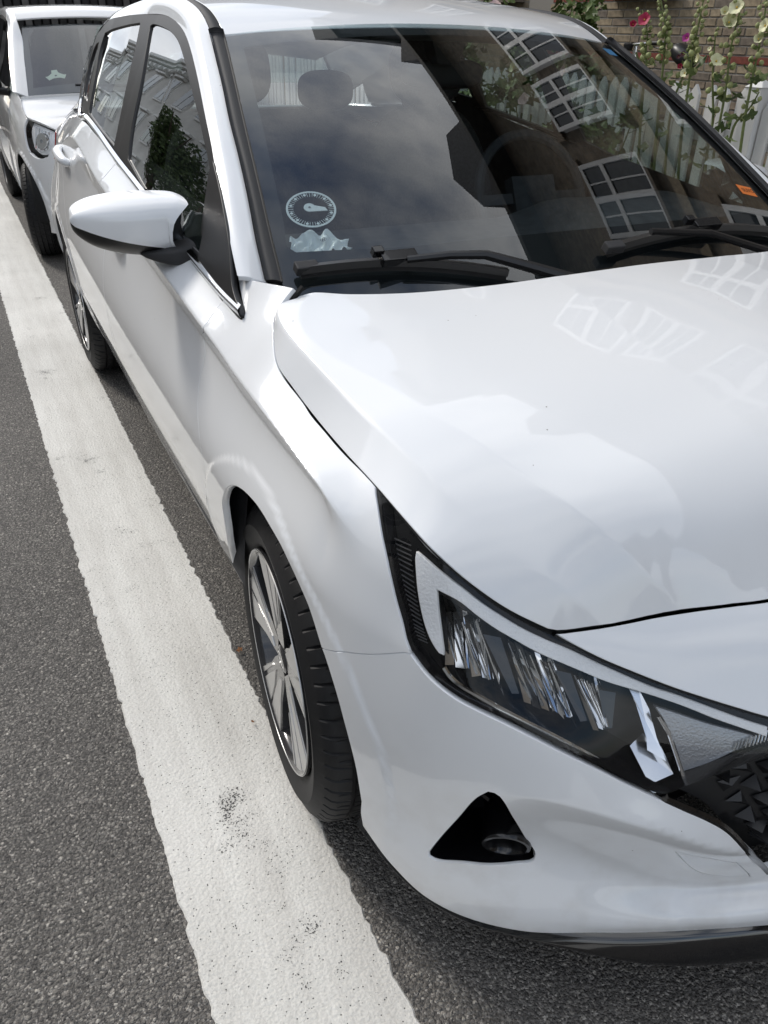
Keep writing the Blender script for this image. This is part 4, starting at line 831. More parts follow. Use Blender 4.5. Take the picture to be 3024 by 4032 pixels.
    for t in (.308, .645, .965):
        U = np.array([np.interp(t, np.linspace(0, 1, 5), pu[:, k]) for k in (0, 1)]); W_ = np.array([np.interp(t, np.linspace(0, 1, 5), pl_[:, k]) for k in (0, 1)])
        v = [SK.pos(np.array([U + (.012, .002)]), -.03)[0] * S_, SK.pos(np.array([U - (.014, .002)]), -.03)[0] * S_, SK.pos(np.array([W_ - (.004, .0)]), -.028)[0] * S_, SK.pos(np.array([W_ + (.006, .0)]), -.028)[0] * S_, SK.pos(np.array([(U + W_) / 2]), -.055)[0] * S_]
        mesh('module_divider', v, [(0, 1, 2, 3), (1, 0, 4), (2, 1, 4), (3, 2, 4), (0, 3, 4)], M['gloss_black'], hl)
# --- wipers
def gz(x, y, o=0): return tuple(WS.pos(np.array([[x, y]]), o)[0])
def wiper(name_pts, arm, m=False):
    mb = MB(); a, b = name_pts
    P = [gz(a[0] + (b[0] - a[0]) * t, a[1] + (b[1] - a[1]) * t + .012 * math.sin(math.pi * t), .018) for t in np.linspace(0, 1, 20)]
    for i in range(19):
        d = Vector(P[i + 1]) - Vector(P[i]); mid = (Vector(P[i]) + Vector(P[i + 1])) / 2; q = d.to_track_quat('X', 'Z').to_matrix()
        mb.box(mid, (d.length + .0015, .019, .013), q); 
    w_ = mb.build('wiper', M['satin_black'], CAR)
    mb = MB()
    for i in range(19):
        d = Vector(P[i + 1]) - Vector(P[i]); mid = (Vector(P[i]) + Vector(P[i + 1])) / 2 - Vector((0, -.003, .010)); mb.box(mid, (d.length + .001, .005, .014), d.to_track_quat('X', 'Z').to_matrix())
    mb.build('wiper_blade_rubber', M['rubber'], w_)
    mb = MB(); mb.tube([gz(*p) for p in arm], [.007, .008, .009, .011, .013][:len(arm)], 8); mb.build('wiper_arm', M['satin_black'], w_, True)
    c = P[9]; mb = MB(); mb.box((Vector(c) + Vector((0, .0, .008))), (.075, .026, .018), Euler((.5, 0, 0)).to_matrix()); mb.box(Vector(P[8]) + Vector((-.02, .004, .020)), (.022, .016, .016), Euler((.5, 0, 0)).to_matrix()); mb.build('wiper_joint', M['gloss_black'], w_, False, .002)
    mb = MB(); mb.box(Vector(P[0]) + Vector((.01, 0, .003)), (.045, .022, .018), Euler((.45, 0, 0)).to_matrix()); mb.build('wiper_end_cap', M['rough_black'], w_, False, .003)
wiper(((-.651, 1.132), (-.275, 1.012)), [(-.46, 1.080, .028), (-.38, 1.062, .034), (-.31, 1.045, .034), (-.22, 1.00, .028), (-.08, .945, .010)])
wiper(((-.02, 1.022), (.62, 1.085)), [(.10, 1.045, .03), (.26, 1.035, .034), (.42, 1.00, .03), (.56, .98, .012)])
mb = MB(); cw = [(x, y, z) for x, y, z in [(x, .915 + .24 * x * x, .915 - .02 * x * x) for x in np.linspace(-.74, .74, 21)]]
rws = [[(x, y, z) for x, y, z in cw], [(x, y + .05, z - .02) for x, y, z in cw], [(x, y + .12, z - .025) for x, y, z in cw]]
loft('cowl_panel', rws, M['satin_black'], CAR, nt=30, ns=3, skirt=0)
# --- inside
def blob(name, cx, cy, cz, sx_, sy, sz, mat, parent, p=2.6, n=24, rot=None, taper=0.0):
    V = []
    for i in range(n + 1):
        a = -math.pi / 2 + math.pi * i / n; r = []
        for j in range(2 * n + 1):
            b = 2 * math.pi * j / (2 * n)
            f = lambda t: np.sign(t) * abs(t)**(2 / p)
            v = Vector((sx_ * f(math.cos(a)) * f(math.cos(b)), sy * f(math.cos(a)) * f(math.sin(b)), sz * f(math.sin(a)))); v.x *= 1 + taper * v.z / sz
            if rot: v = rot @ v
            r.append((cx + v.x, cy + v.y, cz + v.z))
        V.append(r)
    return grid_mesh(name, np.array(V), mat, parent, 0)
dash = [[(x, 1.02 + .20 * x * x, .915) for x in np.linspace(-.68, .68, 15)], [(x, 1.20 + .12 * x * x, .925 + (.03 if x > .1 else 0)) for x in np.linspace(-.70, .70, 15)], [(x, 1.50, .935 + (.045 if .15 < x < .62 else 0)) for x in np.linspace(-.70, .70, 15)], [(x, 1.62, .90) for x in np.linspace(-.70, .70, 15)], [(x, 1.62, .60) for x in np.linspace(-.70, .70, 15)]]
loft('dashboard', dash, M['interior'], CAR, nt=40, ns=6, sharp=[0, 0, .3, .3, 0], skirt=0)
mb = MB(); mb.lathe([(0.0, .0)], 3, 'Y'); mb = MB()
sw = Matrix.Translation((.34, 1.78, .93)) @ Matrix.Rotation(math.radians(-26), 4, 'X')
mb.tube([tuple(sw @ Vector((.185 * math.cos(a), 0, .185 * math.sin(a)))) for a in np.linspace(0, 2 * math.pi, 41)], .015, 8); mb.box(sw @ Vector((0, .0, 0)), (.15, .04, .12), sw.to_3x3()); mb.box(sw @ Vector((0, 0, -.09)), (.03, .02, .17), sw.to_3x3()); mb.box(sw @ Vector((-.1, 0, 0)), (.17, .02, .03), sw.to_3x3()); mb.box(sw @ Vector((.1, 0, 0)), (.17, .02, .03), sw.to_3x3()); mb.build('steering_wheel', M['interior'], CAR, True)
for x in (-.36, .36):
    st = blob('seat', x, 2.42, .78, .26, .085, .36, M['seat'], CAR, 3.2, rot=Euler((-.32, 0, 0)).to_matrix(), taper=-.12)
    blob('seat_cushion', x, 2.12, .47, .26, .27, .10, M['seat'], st, 3.2)
    blob('head_restraint', x, 2.50, 1.235, .14, .055, .105, M['seat'], st, 2.8, rot=Euler((-.2, 0, 0)).to_matrix())
    for q in (-.05, .05):
        mb = MB(); mb.tube([(x + q, 2.49, 1.03), (x + q, 2.475, 1.15)], .007, 8); mb.build('restraint_post', M['chrome'], st, True)
rs = blob('rear_seat', 0, 3.30, .76, .62, .10, .30, M['seat'], CAR, 4, rot=Euler((-.35, 0, 0)).to_matrix())
for x in (-.36, .36): blob('head_restraint', x, 3.42, 1.12, .13, .05, .08, M['seat'], rs, 2.8)
blob('cushion', 0, 3.0, .45, .62, .3, .10, M['seat'], rs, 4)
mb = MB(); mb.prism([(-.03, -.02), (.03, -.02), (.05, .03), (-.05, .03)], .05, 'Y', 1.74); mb.v = [(x, y, z + 1.30) for x, y, z in mb.v]; mb.build('mirror_mount', M['gloss_black'], CAR)
blob('rear_view_mirror', .02, 1.80, 1.255, .12, .025, .035, M['satin_black'], CAR, 3.5)
# headliner under the roof, rear shelf, tailgate
hl2 = [[(x * f, y + (.04 if y < 1.9 else 0), z - .035 + .03 * (1 - f * f)) for x, y, z in rl] for f in (1, .5, 0, -.5, -1)]
loft('headliner', hl2, M['headliner'], CAR, nt=30, ns=4, skirt=0)
tg = [[(-.60, 3.95, 1.12), (-.3, 4.0, 1.12), (0, 4.01, 1.12), (.3, 4.0, 1.12), (.60, 3.95, 1.12)], [(-.52, 3.84, 1.345), (-.3, 3.88, 1.37), (0, 3.89, 1.375), (.3, 3.88, 1.37), (.52, 3.84, 1.345)]]
loft('rear_window', tg, M['glass_side'], CAR, nt=20, ns=8, skirt=0)
# stickers on the screen
def sticker(name, x, y, w_, h_, mat, rot=0, off=-.006, parent=None):
    P = []; 
    for a, b in ((-1, -1), (1, -1), (1, 1), (-1, 1)):
        dx, dy = a * w_ / 2, b * h_ / 2; c_, s_ = math.cos(rot), math.sin(rot); P.append(gz(x + dx * c_ - dy * s_, y + (dx * s_ + dy * c_) * .88, off))
    return mesh(name, P, [(0, 1, 2, 3)], mat, parent or wscreen)
sticker('screen_sticker', .540, 1.760, .034, .036, M['blue_sticker'], .1, .0006)
# ------------------------------------------------------------------ ground materials
def N(t, typ, **k):
    n = t.nodes.new(typ)
    for a, b in k.items():
        if a == 'inp':
            for x, y in b.items(): n.inputs[x].default_value = y
        else: setattr(n, a, b)
    return n
def ramp(t, fac, stops):
    r = N(t, 'ShaderNodeValToRGB'); el = r.color_ramp.elements
    while len(el) < len(stops): el.new(.5)
    for e, (p, c) in zip(el, stops): e.position = p; e.color = (*c, 1) if len(c) == 3 else c
    t.links.new(fac, r.inputs['Fac']); return r.outputs[0]
def mixc(t, fac, a, b, mode='MIX'):
    m = N(t, 'ShaderNodeMix', data_type='RGBA', blend_type=mode)
    for k, v in (('Factor', fac), ('A', a), ('B', b)):
        if hasattr(v, 'default_value') or hasattr(v, 'is_linked'): t.links.new(v, m.inputs[k])
        else: m.inputs[k].default_value = v if not isinstance(v, tuple) else (*v, 1)
    return m.outputs['Result']
def stones(t, co, sc):
    v = N(t, 'ShaderNodeTexVoronoi', inp={'Scale': sc, 'Randomness': 1.0}); t.links.new(co, v.inputs['Vector']); return v
def asphalt():
    m, t, b = new_mat('asphalt'); co = N(t, 'ShaderNodeTexCoord').outputs['Object']
    wp = N(t, 'ShaderNodeTexNoise', inp={'Scale': 60, 'Detail': 2}); t.links.new(co, wp.inputs['Vector'])
    vm = N(t, 'ShaderNodeVectorMath', operation='MULTIPLY_ADD'); vm.inputs[1].default_value = (.006, .006, .006); t.links.new(wp.outputs['Color'], vm.inputs[0]); t.links.new(co, vm.inputs[2])
    v1 = stones(t, vm.outputs[0], 135); v2 = stones(t, vm.outputs[0], 300)
    s1 = N(t, 'ShaderNodeSeparateColor'); t.links.new(v1.outputs['Color'], s1.inputs[0]); s2 = N(t, 'ShaderNodeSeparateColor'); t.links.new(v2.outputs['Color'], s2.inputs[0])
    c1 = ramp(t, s1.outputs[0], [(0, (.036, .035, .034)), (.5, (.062, .060, .058)), (.76, (.105, .102, .096)), (.92, (.15, .145, .135)), (1, (.25, .24, .225))])
    c2 = ramp(t, s2.outputs[1], [(0, (.028, .027, .027)), (.6, (.058, .056, .054)), (.9, (.105, .10, .096)), (1, (.18, .174, .165))])
    big = N(t, 'ShaderNodeTexNoise', inp={'Scale': 1.3, 'Detail': 5}); t.links.new(co, big.inputs['Vector'])
    d1 = ramp(t, v1.outputs['Distance'], [(.25, (1, 1, 1)), (.55, (0, 0, 0))])
    pick = N(t, 'ShaderNodeMath', operation='MULTIPLY'); t.links.new(d1, pick.inputs[0]); g1 = ramp(t, s1.outputs[1], [(.35, (0, 0, 0)), (.45, (1, 1, 1))]); t.links.new(g1, pick.inputs[1])
    col = mixc(t, pick.outputs[0], c2, c1); shade = ramp(t, big.outputs['Fac'], [(.3, (1.8, 1.76, 1.69)), (.7, (2.4, 2.34, 2.24))])
    t.links.new(mixc(t, 1.0, col, shade, 'MULTIPLY'), b.inputs['Base Color'])
    b.inputs['Roughness'].default_value = .78; b.inputs['Specular IOR Level'].default_value = .45
    h = N(t, 'ShaderNodeMath', operation='MULTIPLY_ADD'); h.inputs[1].default_value = -1.0; t.links.new(v1.outputs['Distance'], h.inputs[0]); h2 = N(t, 'ShaderNodeMath', operation='MULTIPLY'); h2.inputs[1].default_value = -.6; t.links.new(v2.outputs['Distance'], h2.inputs[0]); t.links.new(h2.outputs[0], h.inputs[2])
    bp = N(t, 'ShaderNodeBump', inp={'Strength': .9, 'Distance': .006}); t.links.new(h.outputs[0], bp.inputs['Height']); t.links.new(bp.outputs[0], b.inputs['Normal'])
    return m
def line_paint():
    m, t, b = new_mat('thick_white_marking'); co = N(t, 'ShaderNodeTexCoord').outputs['Object']
    v1 = stones(t, co, 120); v2 = stones(t, co, 260)
    n1 = N(t, 'ShaderNodeTexNoise', inp={'Scale': 9, 'Detail': 8, 'Roughness': .75}); t.links.new(co, n1.inputs['Vector'])
    n2 = N(t, 'ShaderNodeTexNoise', inp={'Scale': 240, 'Detail': 4, 'Roughness': .6}); t.links.new(co, n2.inputs['Vector'])
    sm = N(t, 'ShaderNodeMath', operation='MULTIPLY_ADD'); sm.inputs[1].default_value = .55; t.links.new(n2.outputs['Fac'], sm.inputs[0]); 
    h_ = N(t, 'ShaderNodeMath', operation='MULTIPLY'); h_.inputs[1].default_value = .6; t.links.new(n1.outputs['Fac'], h_.inputs[0]); t.links.new(h_.outputs[0], sm.inputs[2])
    acc = sm.outputs[0]
    for (px_, py_, rr_, am) in ((-.99, .774, .080, .085), (-.955, .82, .045, .085), (-1.005, 2.45, .07, .09), (-.90, .40, .03, .09), (-1.03, 3.4, .09, .08)):     # places where tyres have worn the paint through
        dn = N(t, 'ShaderNodeVectorMath', operation='DISTANCE'); dn.inputs[1].default_value = (px_, py_, .0035); t.links.new(co, dn.inputs[0])
        mr = N(t, 'ShaderNodeMapRange', inp={'From Min': 0, 'From Max': rr_, 'To Min': am, 'To Max': 0}); t.links.new(dn.outputs['Value'], mr.inputs['Value']); ad = N(t, 'ShaderNodeMath', operation='ADD'); t.links.new(acc, ad.inputs[0]); t.links.new(mr.outputs[0], ad.inputs[1]); acc = ad.outputs[0]
    worn = ramp(t, acc, [(.695, (0, 0, 0)), (.72, (1, 1, 1))])
    s2 = N(t, 'ShaderNodeSeparateColor'); t.links.new(v2.outputs['Color'], s2.inputs[0])
    pit = ramp(t, s2.outputs[0], [(.945, (0, 0, 0)), (.955, (1, 1, 1))]); pd = ramp(t, v2.outputs['Distance'], [(.28, (1, 1, 1)), (.36, (0, 0, 0))]); pm = N(t, 'ShaderNodeMath', operation='MULTIPLY'); t.links.new(pit, pm.inputs[0]); t.links.new(pd, pm.inputs[1])
    mxm = N(t, 'ShaderNodeMath', operation='MAXIMUM'); t.links.new(pm.outputs[0], mxm.inputs[0]); t.links.new(worn, mxm.inputs[1])
    gr = N(t, 'ShaderNodeTexNoise', inp={'Scale': 2.2, 'Detail': 6}); t.links.new(co, gr.inputs['Vector'])
    base = ramp(t, gr.outputs['Fac'], [(.3, (.64, .63, .60)), (.7, (.78, .77, .74))])
    st_ = N(t, 'ShaderNodeMapping'); st_.inputs['Scale'].default_value = (9, .7, 1); t.links.new(co, st_.inputs['Vector']); sn = N(t, 'ShaderNodeTexNoise', inp={'Scale': 1.6, 'Detail': 6, 'Roughness': .65}); t.links.new(st_.outputs[0], sn.inputs['Vector'])
    base = mixc(t, 1.0, base, ramp(t, sn.outputs['Fac'], [(.35, (.88, .87, .855)), (.60, (1.04, 1.04, 1.03))]), 'MULTIPLY')
    sp = ramp(t, n2.outputs['Fac'], [(.35, (.82, .82, .82)), (.6, (1, 1, 1))]); base = mixc(t, 1.0, base, sp, 'MULTIPLY')
    t.links.new(mixc(t, mxm.outputs[0], base, (.055, .055, .055)), b.inputs['Base Color']); b.inputs['Roughness'].default_value = .6
    h = N(t, 'ShaderNodeMath', operation='MULTIPLY_ADD'); h.inputs[1].default_value = -.7; t.links.new(v1.outputs['Distance'], h.inputs[0]); t.links.new(n2.outputs['Fac'], h.inputs[2])
    h3 = N(t, 'ShaderNodeMath', operation='SUBTRACT'); t.links.new(h.outputs[0], h3.inputs[0]); t.links.new(mxm.outputs[0], h3.inputs[1])
    bp = N(t, 'ShaderNodeBump', inp={'Strength': .6, 'Distance': .003}); t.links.new(h3.outputs[0], bp.inputs['Height']); t.links.new(bp.outputs[0], b.inputs['Normal'])
    return m
M['asphalt'] = asphalt(); M['line'] = line_paint()
M['flag'] = pbr('grey_paving', (.30, .29, .27), .85, bump=(60, .4, .004), var=(7, .15))
M['kerb'] = pbr('granite_kerb', (.36, .35, .34), .8, bump=(200, .5, .002), var=(90, .3))
M['soil'] = pbr('garden_soil', (.06, .045, .03), .95, bump=(40, .8, .02), var=(20, .4))
# ------------------------------------------------------------------ ground
def sheet(name, x0, x1, y0, y1, z, mat, kind='structure'):
    o = mesh(name, [(x0, y0, z), (x1, y0, z), (x1, y1, z), (x0, y1, z)], [(0, 1, 2, 3)], mat); tag(o, kind=kind); return o
road = sheet('road', -900, 900, -900, 900, 0, M['asphalt'])
# thick painted parking line with a ragged edge
ys = np.arange(-2.2, 16, .006); rg = np.random.RandomState(4)
def edge_noise(n, amp):
    a = np.zeros(n)
    for sc, w_ in ((160, .25), (22, .18), (6, .4), (2, .7)):
        k = rg.randn(n // sc + 3); a += w_ * np.interp(np.arange(n) / sc, np.arange(len(k)), k)
    return a * amp
eL = -1.112 + .004 * ys * 0 + edge_noise(len(ys), .0030); eR = -.822 + edge_noise(len(ys), .0030)
eL = eL - .0035 * (ys - 1); eR = eR - .0045 * (ys - 1) * (ys > 1)
v = []; f = []
for i, y in enumerate(ys):
    v += [(eL[i] - .003, y, .0005), (eL[i], y, .0035), (eR[i], y, .0035), (eR[i] + .003, y, .0005)]
    if i: 
        a = 4 * (i - 1); f += [(a, a + 1, a + 5, a + 4), (a + 1, a + 2, a + 6, a + 5), (a + 2, a + 3, a + 7, a + 6)]
ln = mesh('road_marking', v, f, M['line']); tag(ln, kind='structure')
bm = bmesh.new(); bm.from_mesh(ln.data); bmesh.ops.recalc_face_normals(bm, faces=bm.faces); bm.to_mesh(ln.data); bm.free()
# pavements with kerbs, each kerb stone and flag a piece of the setting
pav = sheet('pavement', 1.42, 2.72, -14, 30, .12, M['flag'])
bed = sheet('garden', 2.72, 60, -14, 30, .125, M['soil'])
pav2 = sheet('pavement', -9.2, -7.1, -14, 70, .12, M['flag'])
km = MB(); km.box((0, 0, .055), (.12, .992, .14)); k0 = km.build('kerb', M['kerb'], None, False, .012); tag(k0, kind='structure'); k0.location = (1.36, -6, 0)
for i in range(1, 34):
    o = bpy.data.objects.new('kerb', k0.data); COL.objects.link(o); o.location = (1.36 if i < 22 else -7.04, -6 + i if i < 22 else -3 + (i - 22) * 1.0, 0); tag(o, kind='structure')
fm = MB(); fm.box((0, 0, .1), (.425, .645, .06)); fl0 = fm.build('flagstone', M['flag'], pav, False, .004); fl0.location = (1.64, -1, 0)
for j in range(16):
    for i in range(3):
        if i == j == 0: continue
        o = bpy.data.objects.new('flagstone', fl0.data); COL.objects.link(o); o.parent = pav; o.location = (1.64 + .431 * i, -1 + .652 * j, rnd.uniform(-.001, .002))
# ------------------------------------------------------------------ house on the right
def brick_tex(name, c1, c2, mortar, axis='Y'):
    m, t, b = new_mat(name); co = N(t, 'ShaderNodeTexCoord').outputs['Object']; sx_ = N(t, 'ShaderNodeSeparateXYZ'); t.links.new(co, sx_.inputs[0]); cb = N(t, 'ShaderNodeCombineXYZ'); t.links.new(sx_.outputs[axis], cb.inputs[0]); t.links.new(sx_.outputs['Z'], cb.inputs[1])
    br = N(t, 'ShaderNodeTexBrick', inp={'Scale': 1.0, 'Mortar Size': .006, 'Brick Width': .24, 'Row Height': .0667, 'Color1': (*c1, 1), 'Color2': (*c2, 1), 'Mortar': (*mortar, 1), 'Bias': 0.0, 'Mortar Smooth': .2}); t.links.new(cb.outputs[0], br.inputs['Vector'])
    n = N(t, 'ShaderNodeTexNoise', inp={'Scale': 9, 'Detail': 6}); t.links.new(co, n.inputs['Vector'])
    t.links.new(mixc(t, 1.0, br.outputs['Color'], ramp(t, n.outputs['Fac'], [(.3, (.6, .6, .6)), (.7, (1.15, 1.15, 1.15))]), 'MULTIPLY'), b.inputs['Base Color']); b.inputs['Roughness'].default_value = .9
    bp = N(t, 'ShaderNodeBump', inp={'Strength': .6, 'Distance': .008}); iv = N(t, 'ShaderNodeMath', operation='SUBTRACT'); iv.inputs[0].default_value = 1; t.links.new(br.outputs['Fac'], iv.inputs[1]); t.links.new(iv.outputs[0], bp.inputs['Height']); t.links.new(bp.outputs[0], b.inputs['Normal'])
    return m
M['brick_wall'] = brick_tex('yellow_brickwork', (.27, .215, .15), (.19, .15, .11), (.23, .21, .18))
def brick_mat(name, col):
    return pbr(name, col, .92, bump=(90, .7, .003), var=(26, .28))
BR = [brick_mat('yellow_brick_%d' % i, c) for i, c in enumerate([(.30, .24, .16), (.25, .20, .135), (.21, .165, .12), (.17, .14, .11), (.28, .23, .165)])]
M['red_brick'] = brick_mat('red_brick', (.19, .05, .034)); M['mortar'] = pbr('mortar', (.24, .225, .20), .95, bump=(200, .5, .002))
M['white_wood'] = pbr('white_painted_wood', (.66, .66, .65), .5, bump=(35, .25, .002), var=(5, .08))
M['roof_tile'] = pbr('dark_slate', (.05, .048, .05), .7, var=(3, .3)); M['dark_pane'] = pbr('window_pane', (.012, .016, .02), .03, 0, .0, .7)
HX = 4.8
HOUSE = thing('brick_house', 'yellow brick house with red band courses and white windows behind the garden', 'house', (HX, 5, 0))
HOUSE.location = (0, 0, 0)
mb = MB(); mb.box((HX + 4.03, 4.0, 4.2), (8, 40, 8.4)); mb.build('wall', M['brick_wall'], HOUSE)
# window openings: first floor and ground floor
wins = []
def house_window(y0, y1, z0, z1, nx, nz, x=HX):
    mb = MB(); d = .10; fw = .075
    for (a, b, c_, d_) in ((y0, y0 + fw, z0, z1), (y1 - fw, y1, z0, z1), (y0, y1, z0, z0 + fw), (y0, y1, z1 - fw, z1), ((y0 + y1) / 2 - .05, (y0 + y1) / 2 + .05, z0, z1), (y0, y1, z0 + (z1 - z0) * .62 - .05, z0 + (z1 - z0) * .62 + .05)):
        mb.box((x - .02, (a + b) / 2, (c_ + d_) / 2), (.11 - .004 * len(mb.v) / 80, b - a, d_ - c_))
    wf = mb.build('window', M['white_wood'], HOUSE)
    for i in range(nx):
        for j in range(2):
            ya = y0 + fw + (y1 - y0 - 2 * fw) * i / nx; yb = y0 + fw + (y1 - y0 - 2 * fw) * (i + 1) / nx; zs = z0 + (z1 - z0) * .62
            za, zb = (z0 + fw, zs - .05) if j == 0 else (zs + .05, z1 - fw)
            mesh('pane', [(x - .045, ya + .012, za), (x - .045, yb - .012, za), (x - .045, yb - .012, zb), (x - .045, ya + .012, zb)], [(0, 3, 2, 1)], M['dark_pane'], wf)
            if i: 
                mb = MB(); mb.box((x - .05, ya, (za + zb) / 2), (.03, .024, zb - za)); mb.build('glazing_bar', M['white_wood'], wf)
    mb = MB(); mb.box((x - .05, (y0 + y1) / 2, z0 - .04), (.16, y1 - y0 + .1, .07)); mb.build('sill', BR[3], wf)
    mb = MB(); mb.box((x - .01, (y0 + y1) / 2, z1 + .12), (.06, y1 - y0 + .3, .23)); mb.build('lintel', BR[2], wf)
for y0, y1 in ((-2.6, -1.4), (-.6, .6), (2.15, 3.4), (4.05, 5.05), (5.3, 6.65), (8.2, 9.5), (11, 12.3)): house_window(y0, y1, 4.55, 6.15, 4, 2)
for y0, y1 in ((-1.2, .2), (1.4, 2.6), (3.75, 4.85), (6.0, 6.75), (8.4, 9.8)): house_window(y0, y1, 1.74 if y0 > 5.5 else 1.85, 3.4, 4, 2)
mb = MB(); mb.box((HX - .02, 4, 4.1), (.06, 39.9, .2)); mb.build('band_course', BR[1], HOUSE)
mb = MB(); mb.box((HX - .25, 4, 8.36), (.7, 40.4, .16)); mb.box((HX - .56, 4, 8.36), (.12, 40.5, .14)); mb.build('eaves', pbr('dark_eaves', (.04, .035, .03), .7), HOUSE)
mb = MB(); mb.prism([(HX - .6, 8.44), (HX + 8.6, 8.44), (HX + 4, 12.4)], 40.4, 'Y', -16.2); mb.build('roof', M['roof_tile'], HOUSE)
mb = MB(); mb.box((HX + 1.2, 11.3, 10.2), (2.6, 2.0, 4.0)); mb.prism([(10.1, 12.2), (12.5, 12.2), (11.3, 14.0)], 3.2, 'X', HX - .3); mb.build('dormer', M['roof_tile'], HOUSE)
for ya, yb, zt in ((3.3, 5.1, 10.2), (6.9, 7.7, 9.2)):
    mb = MB(); mb.prism([(ya, 8.3), (yb, 8.3), (yb, zt - .5), ((ya + yb) / 2, zt + .35), (ya, zt - .5)], 2.2, 'X', HX - .42); mb.build('gablet', M['roof_tile'], HOUSE)
for yy in (-4, 7.2): 
    mb = MB(); mb.box((HX + 4, yy, 12.6), (.8, 1.2, 1.8)); mb.build('chimney', M['brick_wall'], HOUSE)
# single bricks where they can be told apart
bw, bh, jt = .228, .055, .0118
mortar = mesh('mortar_bed', [(HX - .013, 3.3, .70), (HX - .013, 8.2, .70), (HX - .013, 8.2, 1.70), (HX - .013, 3.3, 1.70)], [(0, 3, 2, 1)], M['mortar'], HOUSE)
def brick_mesh(L_, seed):
    r = random.Random(seed); mb = MB(); mb.box((0, 0, 0), (.05, L_, bh)); o = mb.build('brick', None, None, False, .004); me = o.data
    for vv in me.vertices: vv.co += Vector((r.uniform(-.0015, .0015), r.uniform(-.002, .002), r.uniform(-.0015, .0015)))
    bpy.data.objects.remove(o); return me
full_b = []; half_b = []; 
for k, m_ in enumerate(BR + [M['red_brick']]):
    for L_, lst in ((bw, full_b), (.108, half_b)):
        me = brick_mesh(L_, k); me.materials.append(m_); lst.append(me)
nb = 0
for r_ in range(15):
    z = .742 + r_ * (bh + jt); red = abs(z - 1.21) < .034 or z > 1.62; y = 3.9 + ((r_ * .37) % 1) * .24
    while y < 7.75 and nb < 300:
        half = red and z > 1.6 or (not red and rnd.random() < .28); L_ = .108 if half else bw; k = 5 if red else rnd.choice((0, 0, 1, 1, 2, 3, 4))
        o = bpy.data.objects.new('brick', (half_b if half else full_b)[k]); COL.objects.link(o); o.parent = HOUSE; o.location = (HX + .006 + rnd.uniform(-.003, .003), y + L_ / 2, z); nb += 1; y += L_ + jt
# ------------------------------------------------------------------ white picket fence
FX = 2.9
FENCE = thing('picket_fence', 'white wooden picket fence with pointed pales in front of the brick house', 'fence', (0, 0, 0))
pk = MB(); pk.prism([(-.036, 0), (.036, 0), (.036, .92), (.0, .972), (-.036, .92)], .022, 'X', -.011); p0 = pk.build('picket', M['white_wood'], FENCE, False, .003)
ylist = [y for y in np.arange(3.359, 12.5, .1085)] + [y for y in np.arange(2.30, -3.5, -.1085)]
for i, y in enumerate(ylist):
    o = p0 if i == 0 else bpy.data.objects.new('picket', p0.data)
    if i: COL.objects.link(o); o.parent = FENCE
    o.location = (FX + rnd.uniform(-.004, .004), y, .155 + rnd.uniform(-.006, .006)); o.rotation_euler = (rnd.uniform(-.012, .012), rnd.uniform(-.02, .02), 0)
for (ya, yb) in ((3.25, 12.6), (-3.6, 2.4)):
    for z in (.42, .86):
        mb = MB(); mb.box((FX + .030, (ya + yb) / 2, z), (.036, yb - ya, .075)); mb.build('rail', M['white_wood'], FENCE, False, .004)
for y in (3.238, 6.4, 9.5, 12.6, 2.40):
    mb = MB(); mb.box((FX, y, .58), (.11, .11, 1.10)); mb.add([(FX - .062, y - .062, 1.13), (FX + .062, y - .062, 1.13), (FX + .062, y + .062, 1.13), (FX - .062, y + .062, 1.13), (FX, y, 1.175)], [(0, 1, 4), (1, 2, 4), (2, 3, 4), (3, 0, 4), (3, 2, 1, 0)]); mb.build('post', M['white_wood'], FENCE, False, .003)
GATE = thing('garden_gate', 'white picket gate hung beside the capped gatepost', 'gate', (0, 0, 0))
for i in range(7):
    o = bpy.data.objects.new('picket', p0.data); COL.objects.link(o); o.parent = GATE; o.location = (FX - .01, 3.135 - i * .104, .10)
for z in (.40, .85):
    mb = MB(); mb.box((FX + .022, 2.82, z), (.03, .72, .07)); mb.build('rail', M['white_wood'], GATE, False, .004)
# ------------------------------------------------------------------ plants
def leafm(name, col, var=.3): 
    m = pbr(name, col, .55, 0, 0, .35, var=(16, var), sss=.0); b = m.node_tree.nodes['Principled BSDF']; return m
M['leaf'] = leafm('mallow_leaf', (.12, .165, .05)); M['leaf_dark'] = leafm('dark_leaf', (.065, .10, .03)); M['bud'] = leafm('green_bud', (.30, .33, .14), .2); M['stem'] = leafm('green_stem', (.14, .17, .06), .2)
M['fl_red'] = pbr('crimson_petal', (.36, .012, .06), .6, sss=.0, var=(60, .3)); M['fl_mag'] = pbr('magenta_petal', (.34, .02, .20), .6, var=(60, .3)); M['fl_yel'] = pbr('pale_yellow_petal', (.70, .69, .44), .6, var=(50, .12)); M['fl_pink'] = pbr('pale_pink_petal', (.62, .45, .43), .6, var=(50, .15)); M['fl_dark'] = pbr('dark_red_petal', (.07, .006, .02), .6, var=(50, .3)); M['fl_heart'] = pbr('flower_heart', (.65, .45, .08), .7)
